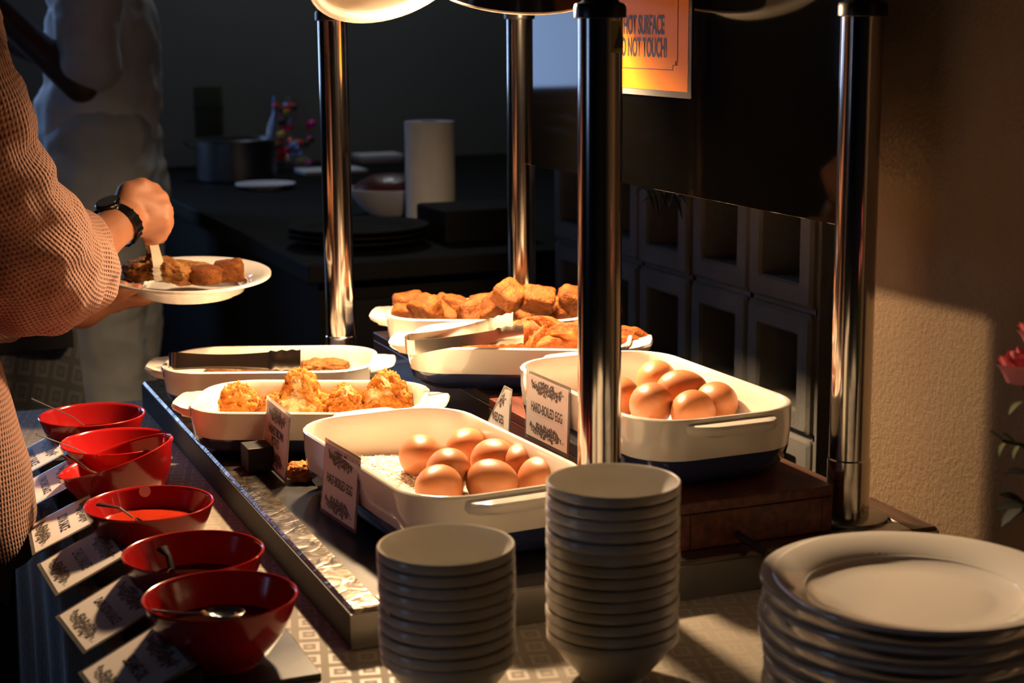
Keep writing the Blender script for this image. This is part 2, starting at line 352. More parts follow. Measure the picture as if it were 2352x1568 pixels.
def dup(root, label=None, loc=None, rot=None, group=None):
    r = root.copy(); C.objects.link(r)
    if label: r['label'] = label
    if group: r['group'] = group
    if loc is not None: r.location = loc
    if rot is not None: r.rotation_euler = rot
    for ch in list(root.children):
        c = ch.copy(); C.objects.link(c); c.parent = r; c.matrix_parent_inverse = ch.matrix_parent_inverse.copy()
        for g in list(ch.children):
            d = g.copy(); C.objects.link(d); d.parent = c
    return r
def struct(o): o['kind'] = 'structure'; return o
def setuv(o, fn):
    me = o.data; uvl = me.uv_layers.new(name='UVMap')
    for lp in me.loops: uvl.data[lp.index].uv = fn(me.vertices[lp.vertex_index].co)
def rrect(a, b, r, n=6):
    pts = []
    for cx, cy, a0 in ((a - r, b - r, 0), (-a + r, b - r, pi / 2), (-a + r, -b + r, pi), (a - r, -b + r, 1.5 * pi)):
        for i in range(n + 1):
            t = a0 + pi / 2 * i / n; pts.append((cx + r * math.cos(t), cy + r * math.sin(t)))
    return pts
def evaluated(o):
    dg = bpy.context.evaluated_depsgraph_get(); me = bpy.data.meshes.new_from_object(o.evaluated_get(dg)); return me
def text_mesh(txt, size, sx=1.0, spacing=1.0):
    cu = bpy.data.curves.new('t', 'FONT'); cu.body = txt; cu.size = size; cu.align_x = 'CENTER'; cu.align_y = 'CENTER'; cu.space_line = 0.85
    cu.space_character = spacing; cu.offset = size * 0.022
    o = bpy.data.objects.new('t', cu); C.objects.link(o)
    me = evaluated(o); bpy.data.objects.remove(o)
    for v in me.vertices: v.co.x *= sx
    return me
def blob(caps, voxel, smooth=6, fac=0.5):
    """one continuous skin grown over tapered capsules (p0, p1, r0, r1)"""
    mb = MB()
    for p0, p1, r0, r1 in caps:
        p0, p1 = Vector(p0), Vector(p1); ax = p1 - p0; ln = max(ax.length, 1e-5)
        q = Vector((0, 0, 1)).rotation_difference(ax.normalized()) if ax.length > 1e-5 else Quaternion()
        prof = [(r0 * math.sin(a), -r0 * math.cos(a)) for a in [pi / 2 * i / 5 for i in range(6)]]
        prof += [(r1 * math.cos(a), ln + r1 * math.sin(a)) for a in [pi / 2 * i / 5 for i in range(6)]]
        rs = [[p0 + q @ Vector((max(r, 1e-4) * math.cos(2 * pi * j / 14), max(r, 1e-4) * math.sin(2 * pi * j / 14), z)) for j in range(14)] for r, z in prof]
        mb.rings(rs, True, True, True)
    o = mb.obj('tmp', None)
    md = o.modifiers.new('r', 'REMESH'); md.mode = 'VOXEL'; md.voxel_size = voxel; md.use_smooth_shade = True
    if smooth:
        s = o.modifiers.new('s', 'SMOOTH'); s.iterations = smooth; s.factor = fac
    me = evaluated(o); old = o.data; bpy.data.objects.remove(o); bpy.data.meshes.remove(old)
    me.polygons.foreach_set('use_smooth', [True] * len(me.polygons)); return me
def loft_cloth(rings, folds=0.0, fs=14.0, seed=0.0):
    """rings: (centre, axis u, axis v, ru, rv); returns mesh with metric UV"""
    n = 72; mb = MB(); R_ = []; UV = []; ln = 0.0; prev = None
    for c, u, v, ru, rv in rings:
        c = Vector(c); u = Vector(u).normalized(); v = Vector(v).normalized()
        if prev is not None: ln += (c - prev).length
        prev = c; rg = []
        for j in range(n):
            a = 2 * pi * j / n; p = c + u * (ru * math.cos(a)) + v * (rv * math.sin(a))
            if folds:
                d = noise.noise(Vector((p.x * fs + seed, p.y * fs, p.z * fs * 1.7))) + 0.5 * noise.noise(p * fs * 2.3 + Vector((seed, 3, 1)))
                p = p + (p - c).normalized() * d * folds
            rg.append(p); UV.append((a * 0.5 * (ru + rv), ln))
        R_.append(rg)
    mb.rings(R_, True); me = mb.mesh('cloth_loft', True, 80)
    uvl = me.uv_layers.new(name='UVMap')
    for pl in me.polygons:
        us = [UV[i][0] for i in pl.vertices]; wrap = max(us) - min(us) > 0.15
        for li, vi in zip(pl.loop_indices, pl.vertices):
            u_, v_ = UV[vi]
            if wrap and u_ < 0.1: u_ += max(us) + max(us) / (n - 1) - u_
            uvl.data[li].uv = (u_, v_)
    return me

# ================================================================== THE SETTING
struct(MB().box((-4.6, -3.6, -0.06), (2.4, 4.4, 0.0)).obj('floor', 'floor', smooth=False))
struct(MB().box((-4.6, -3.6, 2.8), (2.4, 4.4, 2.86)).obj('ceiling', 'ceiling', smooth=False))
struct(MB().box((0.66, -3.6, 0), (0.80, 0.165, 2.8)).obj('wall_right', 'stucco', smooth=False))
struct(MB().box((2.3, -3.6, 0), (2.4, 4.4, 2.8)).obj('wall_far_right', 'dark_wall', smooth=False))
struct(MB().box((-4.6, -3.6, 0), (2.4, -3.5, 2.8)).obj('wall_front', 'dark_wall', smooth=False))
# back wall with a window opening left of the view, left wall with another
bw = MB(); bw.box((-4.6, 4.2, 0), (-2.7, 4.3, 2.8)).box((-2.7, 4.2, 0), (-0.14, 4.3, 1.06)).box((-2.7, 4.2, 2.35), (-0.14, 4.3, 2.8)).box((-0.14, 4.2, 0), (2.4, 4.3, 2.8))
struct(bw.obj('wall_back', 'kitchen_wall', smooth=False))
lw = MB(); lw.box((-4.6, -3.6, 0), (-4.5, -0.6, 2.8)).box((-4.6, -0.6, 0), (-4.5, 0.8, 0.95)).box((-4.6, -0.6, 2.2), (-4.5, 0.8, 2.8)).box((-4.6, 0.8, 0), (-4.5, 4.4, 2.8))
struct(lw.obj('wall_left', 'dark_wall', smooth=False))
def window(n, p0, p1, z0, z1, nrm):
    w = bpy.data.objects.new('window_%d' % n, None); C.objects.link(w); struct(w)
    p0, p1 = Vector(p0), Vector(p1); t = (p1 - p0); ln = t.length; t.normalize(); nr = Vector(nrm)
    mtx = Matrix((t, nr, Vector((0, 0, 1)))).transposed().to_4x4(); mtx.translation = p0
    k = 5
    for i in range(k):
        MB().box((ln * i / k + .03, -0.07, z0 + .05), (ln * (i + 1) / k - .03, -0.06, z1 - .05), mtx).obj('pane', 'window_light' if n == 1 else 'window_light_side', w, smooth=False)
    for i in range(k + 1):
        MB().box((ln * i / k - .03, -0.08, z0), (ln * i / k + .03, -0.02, z1), mtx).obj('mullion', 'black_rough', w, smooth=False)
    for z in (z0, z1 - .05): MB().box((0, -0.08, z), (ln, -0.02, z + .05), mtx).obj('window_frame', 'black_rough', w, smooth=False)
    return mtx, ln
def curtain(mtx, x0, x1, z0, z1, label):
    mb = MB(); n = 40; rs = []
    for z in (z0, (z0 + z1) / 2, z1):
        a = [mtx @ Vector((x0 + (x1 - x0) * i / n, 0.05 + 0.02 * math.sin(i * 1.25), z)) for i in range(n + 1)]
        bb = [mtx @ Vector((x0 + (x1 - x0) * i / n, 0.056 + 0.02 * math.sin(i * 1.25), z)) for i in range(n, -1, -1)]
        rs.append(a + bb)
    tag(mb.rings(rs, True, True, True).obj('curtain', 'curtain'), label, 'curtain', 'window curtains')
mw, lnw = window(1, (-2.7, 4.22, 0), (-0.14, 4.22, 0), 1.06, 2.35, (0, -1, 0))
curtain(mw, 0.0, 0.32, 0.5, 2.45, 'blue grey curtain at the far end of the back window')
curtain(mw, 0.62, 1.46, 0.5, 2.45, 'broad blue grey curtain drawn across the middle of the back window')
ml, lnl = window(2, (-4.52, -0.6, 0), (-4.52, 0.8, 0), 0.95, 2.2, (1, 0, 0))
curtain(ml, 0.0, 0.3, 0.6, 2.3, 'blue grey curtain on the side window nearest the front wall')
curtain(ml, 1.15, 1.4, 0.6, 2.3, 'blue grey curtain on the side window nearest the back wall')

# breeze-block wall behind the station: every block is a piece of its own
bwall = MB().box((1.02, 0.655, 0), (1.05, 1.62, 2.8)).obj('wall_breeze_block', 'block_dark', smooth=False); struct(bwall)
S_ = 0.19; fr_ = 0.039
def block_mesh():
    mb = MB(); a, h = S_ / 2 - 0.004, S_ / 2 - fr_
    o_ = rrect(a, a, 0.006, 2); i_ = rrect(h, h, 0.004, 2)
    def lv(p, x): return [(x, q[0], q[1]) for q in p]
    mb.rings([lv(o_, 0.11), lv(o_, 0.005), lv(rrect(a - .005, a - .005, .006, 2), 0.0), lv(rrect(h + .004, h + .004, .004, 2), 0.0), lv(i_, 0.005), lv(i_, 0.11), lv(o_, 0.11)], True)
    me = mb.mesh('block', False); me.materials.append(M['block']); return me
bme = block_mesh()
for r_ in range(15):
    for c_ in range(5):
        o = bpy.data.objects.new('block', bme); C.objects.link(o); o.parent = bwall
        o.location = (0.905 + random.uniform(-.004, .004), 0.661 + S_ * (c_ + .5), TZ + 0.145 - 4 * S_ + S_ * (r_ + .5)); o.rotation_euler = (random.choice((0, pi / 2, pi)), 0, 0)
mo = MB()
for r_ in range(16): mo.box((0.915, 0.661, TZ + .145 + S_ * (r_ - 4) - .005), (1.0, 1.611, TZ + .145 + S_ * (r_ - 4) + .005))
for c_ in range(6): mo.box((0.915, .661 + S_ * c_ - .005, TZ + .145 - 4 * S_), (1.0, .661 + S_ * c_ + .005, TZ + .145 + 11 * S_))
mo.obj('mortar', 'block', bwall, smooth=False)

# ================================================================== BUFFET TABLE
TX0, TX1, TY0, TY1 = -0.212, 0.655, -0.62, 1.14
t = thing('buffet_table', 'long buffet table hidden under the patterned beige cloth', 'table', (0, 0, 0))
MB().box((TX0 + .006, TY0 + .006, TZ - .035), (TX1 - .004, TY1 - .006, TZ - .004)).obj('table_top', 'walnut', t, smooth=False)
for x in (TX0 + .05, TX1 - .09):
    for y in (TY0 + .05, TY1 - .09): MB().box((x, y, 0.0), (x + .045, y + .045, TZ - .035)).obj('leg', 'black_rough', t, smooth=False)
mb = MB(); per = rrect((TX1 - TX0) / 2, (TY1 - TY0) / 2, 0.02, 4); cx, cy = (TX0 + TX1) / 2, (TY0 + TY1) / 2
dense = []
for i in range(len(per)):
    p, q = Vector(per[i]), Vector(per[(i + 1) % len(per)]); k = max(1, int((q - p).length / 0.012))
    for j in range(k): dense.append(p + (q - p) * j / k)
def wob(i, amt):
    p = dense[i]; d = Vector((p.x / (TX1 - TX0), p.y / (TY1 - TY0))).normalized()
    s = math.sin(i * 0.42) * amt + noise.noise(Vector((p.x * 6, p.y * 6, 0))) * amt * 1.4
    nx, ny = (0, 0)
    if abs(abs(p.x) - (TX1 - TX0) / 2) < .004: nx = math.copysign(1, p.x)
    if abs(abs(p.y) - (TY1 - TY0) / 2) < .004: ny = math.copysign(1, p.y)
    if nx > 0: s = -abs(s) * .02
    return cx + p.x + nx * s, cy + p.y + ny * s
rs = [[(cx + p.x * .97, cy + p.y * .985, TZ) for p in dense], [(cx + p.x * .995, cy + p.y * .997, TZ) for p in dense]]
for z, a in ((-.004, 0.0), (-.05, .0015), (-.2, .004), (-.45, .009), (-.76, .014)):
    rs.append([(*[w_ for w_ in wob(i, a)], TZ + z) for i in range(len(dense))])
mb.rings(rs, True, True, False)
cl = mb.obj('tablecloth', 'cloth'); tag(cl, 'beige tablecloth with woven squares covering the buffet table', 'tablecloth')
setuv(cl, lambda c: (c.x, c.y + (TZ - c.z)) if abs(c.x - cx) < (TX1 - TX0) / 2 - .02 else (c.x + (TZ - c.z) * (1 if c.x > cx else -1), c.y))

# ================================================================== HEAT LAMP STATION
LX, LY, ZT = 0.648, 1.085, 0.04
stn = thing('heat_lamp_station', 'low slate buffet station with four chrome posts and a dark back panel', 'food warmer', (0, 0, TZ))
MB().box((.03, .03, .004), (LX - .03, LY - .03, ZT - .0015)).obj('slate_top', 'slate', stn, smooth=False)
def strip(name, a, b_, w, inward, mt_):
    """bevelled edge strip with a slightly sloped top"""
    a, b_ = Vector(a), Vector(b_); t_ = (b_ - a).normalized(); i_ = Vector(inward)
    prof = [(0, 0.0), (0, ZT - .003), (.003, ZT), (w - .002, ZT), (w, ZT - .002), (w, 0.0)]
    rs_ = [[p + i_ * u + Vector((0, 0, z)) for u, z in prof] for p in (a, b_)]
    return MB().rings(rs_, True, True, True).obj(name, mt_, stn, smooth=False)
strip('edge_strip', (0, 0, 0), (0, LY, 0), .032, (1, 0, 0), 'marble_edge')
strip('edge_strip', (.032, 0, 0), (LX - .032, 0, 0), .03, (0, 1, 0), 'dull_steel')
strip('edge_strip', (LX, 0, 0), (LX, LY, 0), .032, (-1, 0, 0), 'walnut')
strip('edge_strip', (.032, LY, 0), (LX - .032, LY, 0), .03, (0, -1, 0), 'dull_steel')
MB().box((-.0015, -.0015, .002), (0.0, LY, ZT - .004)).obj('side_skirt', 'black_rough', stn, smooth=False)
MB().box((-.0015, -.0035, .002), (LX, -.0005, ZT - .004)).obj('front_skirt', 'dull_steel', stn, smooth=False)
POST = [(.282, .065), (.578, .065), (.282, .982), (.578, .982)]
PR = 0.0218
for i, (x, y) in enumerate(POST):
    p = MB().lathe([(PR, ZT + .012), (PR, .572)], 40).obj('post', 'post_steel', stn, (x, y, 0))
    MB().lathe([(PR + .0013, ZT + .003), (PR + .0013, ZT + .066), (PR, ZT + .0675)], 40).obj('collar', 'post_steel', p)
    MB().lathe([(.043, ZT), (.043, ZT + .003), (.040, ZT + .0045), (PR, ZT + .0045)], 40).obj('flange', 'dull_steel', p)
    MB().lathe([(PR + .001, .572), (PR + .0034, .573), (PR + .0034, .583), (PR + .002, .586), (PR - .003, .5875), (PR - .006, .591), (PR - .007, .597), (PR - .012, .601), (.008, .602), (.008, .75)], 40).obj('cap', 'black_plastic', p)
for y in (.065, .982): MB().box((.2, y - .014, .742), (.60, y + .014, .77), bev=.003).obj('cross_rail', 'black_plastic', stn)
for x in (.282, .578): MB().box((x - .012, .05, .77), (x + .012, 1.0, .79), bev=.003).obj('long_rail', 'black_plastic', stn)
# reflective dark panel hung between the two back posts
pn = MB().box((.5765, .088, .354), (.5805, .961, .735), bev=.0006).obj('back_panel', 'panel', stn, smooth=False)
for y in (.092, .957):
    for z in (.42, .68): MB().box((.5806, y - .010, z - .010), (.592, y + .010, z + .010), bev=.002).obj('panel_clip', 'black_rough', pn)
def wrap(a0, a1, z0, z1, r_, n_=8): return [[(.282 + (r_ + k) * math.cos(math.radians(a0 + (a1 - a0) * i / n_)), .065 + (r_ + k) * math.sin(math.radians(a0 + (a1 - a0) * i / n_)), z) for k, z in ((0, z0), (.0004, z0), (.0004, z1), (0, z1))] for i in range(n_ + 1)]
st = MB().rings(wrap(-86, -28, .540, .570, PR), True, True, True).obj('warning_sticker', 'sticker', stn)
def tri_pts(r_): return [(.282 + r_ * math.cos(math.radians(a)), .065 + r_ * math.sin(math.radians(a)), z) for a, z in ((-80, .544), (-57, .544), (-34, .544), (-46, .555), (-57, .566), (-68, .555))]
MB().add(tri_pts(PR + .0009) + tri_pts(PR + .0005), [(0, 1, 5), (1, 2, 3), (1, 3, 5), (5, 3, 4), (6, 11, 7), (7, 9, 8), (7, 11, 9), (11, 10, 9)]).obj('triangle', 'ink', st, smooth=False)

# orange sign taped on the panel
sg = thing('warning_sign', 'orange laminated sign reading hot surface do not touch', 'sign', (.5758, .568, TZ + .482))
SW, SH = .268, .205     # local y is across (left of the reader is +y)
MB().box((-.0012, -SW / 2 - .007, -.008), (0, SW / 2 + .007, SH + .006)).obj('laminate', 'laminate', sg, smooth=False)
MB().box((-.0018, -SW / 2, 0), (-.0013, SW / 2, SH)).obj('sheet', 'orange', sg, smooth=False)
def sign_line(y0, z0, y1, z1):
    a, b_ = min(y0, y1), max(y0, y1); c_, d_ = min(z0, z1), max(z0, z1); h_ = .00045
    MB().box((-.0023, a - h_, c_ - h_), (-.0019, b_ + h_, d_ + h_)).obj('border_line', 'ink', sg, smooth=False)
bx = SW / 2 - .027; bz = .026
for s_ in (1, -1):
    sign_line(s_ * -(bx - .012), bz, 0, bz); sign_line(s_ * -(bx - .012), bz, s_ * -(bx - .012), bz + .006)
    sign_line(s_ * -(bx - .012), bz + .006, s_ * -(bx - .005), bz + .006); sign_line(s_ * -(bx - .005), bz + .006, s_ * -(bx - .005), bz + .011)
    sign_line(s_ * -(bx - .005), bz + .011, s_ * -bx, bz + .011); sign_line(s_ * -bx, bz + .011, s_ * -bx, SH - .03)
    sign_line(s_ * -(bx - .004), bz + .0085, s_ * -(bx - .0015), bz + .0085); sign_line(s_ * -(bx - .0015), bz + .0085, s_ * -(bx - .0015), bz + .0065); sign_line(s_ * -(bx - .004), bz + .0065, s_ * -(bx - .0015), bz + .0065)
def letter(parent, txt, size, sx, mtx, mt_='ink', bold=0.0):
    me = text_mesh(txt, size, sx); me.transform(mtx); return link('lettering', me, mt_, parent)
RX = Matrix(((0, 0, -1, 0), (-1, 0, 0, 0), (0, 1, 0, 0), (0, 0, 0, 1)))      # text x -> -y, text y -> +z, facing -x
letter(sg, 'HOT SURFACE', .0335, .535, Matrix.Translation((-.0022, -.012, .0805)) @ RX)
letter(sg, 'DO NOT TOUCH!', .0335, .53, Matrix.Translation((-.0022, -.006, .0520)) @ RX)

# ------------------------------------------------------------------ heat lamps
def heat_lamp(label, loc, aim, bulb, cordtop, watts):
    d = Vector(aim).normalized(); q = Vector((0, 0, -1)).rotation_difference(d)
    t = thing('heat_lamp', label, 'lamp', loc); t.rotation_mode = 'QUATERNION'; t.rotation_quaternion = q
    r = .106     # rim at z = 0, dome rises along +z
    po = [(r, 0), (r + .0015, .003), (.102, .022), (.091, .052), (.072, .082), (.052, .104), (.034, .118), (.026, .124), (.026, .165), (.018, .172)]
    pi_ = [(.016, .168), (.024, .160), (.024, .122), (.050, .100), (.070, .078), (.084, .050), (.0925, .026), (.0955, .012), (r, 0)]
    MB().lathe([(.0955, .012), (.0975, .004), (.102, .0), (.1065, -.001), (.108, .001), (.1072, .004), (.105, .006)], 48, cap0=False, cap1=False).obj('rim', 'glaze', t)
    MB().lathe(po, 48, cap0=False, cap1=True).obj('shade', 'shade_out', t)
    MB().lathe(pi_, 48, cap0=True, cap1=False).obj('shade_lining', 'shade_in', t)
    MB().lathe([(.016, .160), (.018, .135), (.030, .112), (.040, .092), (.0445, .078), (.0440, .072)], 40, cap1=False).obj('bulb', 'bulb_body', t)
    MB().lathe([(.0440, .072), (.040, .064), (.030, .057), (.016, .0535), (.002, .0525)], 40, cap0=False).obj('bulb_face', bulb, t)
    ld = bpy.data.lights.new('beam', 'SPOT'); ld.energy = watts; ld.color = (1.0, 0.66, 0.36); ld.shadow_soft_size = .038; ld.spot_size = math.radians(138); ld.spot_blend = 0.6
    lo = bpy.data.objects.new('beam', ld); C.objects.link(lo); lo.parent = t; lo.location = (0, 0, .050)
    # swan neck up to the rail
    top = q.inverted() @ (Vector(cordtop) - Vector(loc))
    b0 = Vector((0, 0, .17)); MB().tube([b0, b0 + Vector((0, 0, .03)), (b0 + Vector((0, 0, .05))) * .6 + top * .4, top * .8 + b0 * .2, top], .006, 10).obj('neck', 'black_plastic', t)
    return t
l1 = at(892, -62, 2.20); l2 = at(1180, -26, 2.22)
heat_lamp('lit heat lamp with white inside tilted towards the red bowls', l1, RGT * .30 - Vector((0, 0, 1)) * .80 - _fh * .52, 'bulb1', (.30, .55, TZ + .77), LAMP1)
heat_lamp('dark chrome heat lamp tilted away between the two back posts', l2, -Vector((0, 0, 1)) * .92 + _fh * .30 - RGT * .08, 'bulb2', (.45, .62, TZ + .77), LAMP2)

# ------------------------------------------------------------------ risers
def riser(label, lo, hi, mt_, trim):
    c = ((lo[0] + hi[0]) / 2, (lo[1] + hi[1]) / 2); t = thing('wooden_riser', label, 'riser', (c[0], c[1], TZ + ZT))
    hx, hy, h = (hi[0] - lo[0]) / 2, (hi[1] - lo[1]) / 2, .05; w = .012
    MB().box((-hx, -hy, h - w), (hx, hy, h), bev=.0012).obj('top_board', mt_, t, smooth=False)
    for s_ in (-1, 1):
        MB().box((s_ * hx - (w if s_ > 0 else 0), -hy, 0), (s_ * hx + (w if s_ < 0 else 0), hy, h - w - .0005), bev=.001).obj('side_board', mt_, t, smooth=False)
        MB().box((-hx + w + .0005, s_ * hy - (w if s_ > 0 else 0), 0), (hx - w - .0005, s_ * hy + (w if s_ < 0 else 0), h - w - .0005), bev=.001).obj('end_board', mt_, t, smooth=False)
    return t
riser('reddish mahogany riser box under the dish of hard-boiled eggs', (.356, .03), (.536, .560), 'mahogany', None)
riser('dark brown wooden riser box under the fried tofu and wedges', (.362, .572), (.536, 1.075), 'walnut', None)

# ------------------------------------------------------------------ baking dishes
def baking_dish(label, loc, yaw, a, b_, h, hw, ho, fl=0.0):
    t = thing('baking_dish', label, 'baking dish', (loc[0], loc[1], TZ + loc[2]), yaw, 'white and navy baking dishes')
    def lv(da, r, z): return [(x, y, z) for x, y in rrect(a - da, b_ - da, r, 7)]
    zb = h * .41
    dz = lambda z: .011 * (1 - z / h) ** 1.6
    outer_w = [lv(dz(zb), .055, zb), lv(dz(h * .7), .060, h * .7), lv(.0005, .064, h - .004), lv(0, .064, h - .002), lv(.0012, .064, h - .0004), lv(.003, .062, h), lv(.0055, .060, h - .0006), lv(.0066, .059, h - .003)]
    inner = [lv(.0075, .058, h * .75), lv(.010, .055, max(h * .4, .02 + fl)), lv(.015, .050, .012 + fl), lv(.021, .044, .0075 + fl), lv(.033, .032, .0062 + fl)]
    MB().rings(outer_w + inner, True, False, True).obj('body', 'glaze', t)
    MB().rings([lv(.045, .03, .0012), lv(.030, .036, 0), lv(.024, .042, .001), lv(.0155, .050, .006), lv(dz(zb * .55), .054, zb * .55), lv(dz(zb) - .0002, .055, zb)], True, True, False).obj('navy_base', 'navy', t)
    for s_ in (1, -1):
        def hp(z, inset, x0): 
            pts = []
            o = a + ho - inset; w0, w1 = hw + .004 - inset * .5, hw * .78 - inset
            pts = [(x0, -w0), (a + ho * .35, -(w0 * .5 + w1 * .5) - .002), (o - .008, -w1 - .0015), (o - .002, -w1 + .004), (o, -w1 + .012), (o + .001, 0), (o, w1 - .012), (o - .002, w1 - .004), (o - .008, w1 + .0015), (a + ho * .35, (w0 * .5 + w1 * .5) + .002), (x0, w0)]
            return [(s_ * x, s_ * y, z + .004 * max(0, (x - a) / ho)) for x, y in pts]
        x0 = a - .004
        MB().rings([hp(h - .019, .006, x0 - .003), hp(h - .0150, .0015, x0), hp(h - .0105, 0, x0), hp(h - .0072, .0015, x0), hp(h - .0062, .004, x0)], True, True, True).obj('handle', 'glaze', t)
    return t
def yw(dx, dy): return math.atan2(dy, dx)
HB, HS = .076, .061
D = {}
D[1] = baking_dish('large baking dish of rice and half-boiled eggs, nearest the white bowls', (.174, .254, ZT), yw(-.034, .45), .192, .103, HB, .050, .028)
D[3] = baking_dish('baking dish holding hash brown triangles, in front of another dish with tongs', (.137, .623, ZT), yw(.317, -.150), .1485, .097, HS, .050, .027)
D[4] = baking_dish('baking dish with tongs lying in it, farthest on the left side', (.150, .882, ZT), yw(.324, -.127), .1485, .095, HS, .050, .027)
D[5] = baking_dish('baking dish of potato wedges with tongs over its left corner', (.440, .653, .09), yw(.322, -.172), .151, .096, HS, .050, .027)
D[6] = baking_dish('rearmost baking dish heaped with fried tofu cubes', (.480, .868, .09), yw(.322, -.16), .151, .096, HS, .050, .027)
D[7] = baking_dish('large baking dish of hard-boiled eggs on the reddish riser', (.432, .252, .09), yw(-.012, .435), .183, .102, HB, .050, .028, .018)

# ------------------------------------------------------------------ eggs
def egg_mesh():
    pr = []
    for i in range(17):
        a = pi * i / 16; zz = -math.cos(a); r = math.sin(a) * (1 - .13 * zz)
        pr.append((max(.0002, r * .0246), zz * .0303))
    return MB().lathe(pr, 28).mesh('egg', True, 80)
eme = egg_mesh(); eme.materials.append(M['egg'])
def egg(label, p, tilt, az, group):
    o = bpy.data.objects.new('egg', eme); C.objects.link(o); o.location = (p[0], p[1], TZ + p[2])
    o.rotation_euler = (tilt, 0, az); return tag(o, label, 'egg', group)
g1, g7 = 'half-boiled eggs on rice', 'hard-boiled eggs'
for (px, py, z, ti, az, lb) in (
    (966, 1046, .087, 1.25, -.3, 'brown egg at the left end of the half-boiled eggs, sitting upright on rice'),
    (1072, 1030, .085, 1.2, -.7, 'brown egg at the back of the half-boiled eggs, touching the dish wall side'),
    (1031, 1079, .091, 1.1, -.2, 'upright brown egg in the middle front of the half-boiled eggs'),
    (1006, 1119, .083, 1.3, -.9, 'brown egg lying lowest at the front left of the half-boiled eggs'),
    (1136, 1056, .089, 1.2, .2, 'brown egg behind the front row, centre right of the half-boiled eggs'),
    (1132, 1106, .084, 1.45, .6, 'brown egg lying sideways at the front rim of the rice dish'),
    (1197, 1068, .086, 1.2, -.5, 'shiny brown egg near the right wall of the rice dish'),
    (1243, 1098, .083, 1.2, -.1, 'brown egg at the right front corner of the rice dish')):
    q_ = on(px, py, z); egg(lb, (q_.x, q_.y, z), ti, az, g1)
for (px, py, z, ti, az, lb) in (
    (1422, 911, .142, 1.2, -.2, 'hard-boiled brown egg half hidden behind the front chrome post'),
    (1507, 872, .143, 1.25, -.6, 'rearmost hard-boiled brown egg in its dish'),
    (1566, 897, .150, 1.4, 1.0, 'hard-boiled brown egg lying sideways in the centre of its dish'),
    (1496, 927, .147, 1.15, -.4, 'hard-boiled brown egg at the front left of its dish'),
    (1590, 945, .142, 1.3, -.8, 'hard-boiled brown egg lowest at the front rim beside the handle'),
    (1646, 925, .142, 1.3, -.1, 'hard-boiled brown egg farthest right in its dish')):
    q_ = on(px, py, z); egg(lb, (q_.x, q_.y, z), ti, az, g7)

# rice bed with loose grains on it
def rice():
    mb = MB(); dm = Matrix.Rotation(D[1].rotation_euler.z, 4, 'Z'); dm.translation = (D[1].location.x, D[1].location.y, 0)
    def hgt(x, y): return .0225 + .006 * noise.noise(Vector((x * 22, y * 22, 1))) + .006 * max(0, -x * -4)
    nx, ny = 30, 18; grid = []
    for i in range(nx + 1):
        row = []
        for j in range(ny + 1):
            u, v = -1 + 2 * i / nx, -1 + 2 * j / ny
            x, y = .172 * u * math.sqrt(1 - .18 * v * v), .087 * v * math.sqrt(1 - .18 * u * u)
            row.append(dm @ Vector((x, y, TZ + ZT + hgt(x, y))))
        grid.append(row)
    vs_ = [p for r in grid for p in r]; w = ny + 1
    mb.add(vs_, [(i * w + j, i * w + j + 1, (i + 1) * w + j + 1, (i + 1) * w + j) for i in range(nx) for j in range(ny)])
    rnd = random.Random(3)
    for k in range(8200):
        u, v = rnd.uniform(-1, 1), rnd.uniform(-1, 1)
        x, y = .171 * u * math.sqrt(1 - .18 * v * v), .086 * v * math.sqrt(1 - .18 * u * u)
        c = dm @ Vector((x, y, TZ + ZT + hgt(x, y) + rnd.uniform(-.0005, .0022)))
        q = Quaternion((0, 0, 1), rnd.uniform(0, 2 * pi)) @ Quaternion((0, 1, 0), rnd.uniform(-.2, .2))
        l_, r_ = .0032, .0011
        pts = [c + q @ Vector(p) for p in ((-l_, 0, 0), (-l_ * .4, r_, 0), (-l_ * .4, -r_ * .5, r_ * .87), (-l_ * .4, -r_ * .5, -r_ * .87), (l_ * .4, r_, 0), (l_ * .4, -r_ * .5, r_ * .87), (l_ * .4, -r_ * .5, -r_ * .87), (l_, 0, 0))]
        mb.add(pts, [(0, 1, 2), (0, 2, 3), (0, 3, 1), (1, 4, 5, 2), (2, 5, 6, 3), (3, 6, 4, 1), (4, 7, 5), (5, 7, 6), (6, 7, 4)])
    return mb
o = link('rice', rice().mesh('rice', False), 'rice'); tag(o, 'bed of raw white rice grains under the half-boiled eggs', 'rice', kind='stuff')

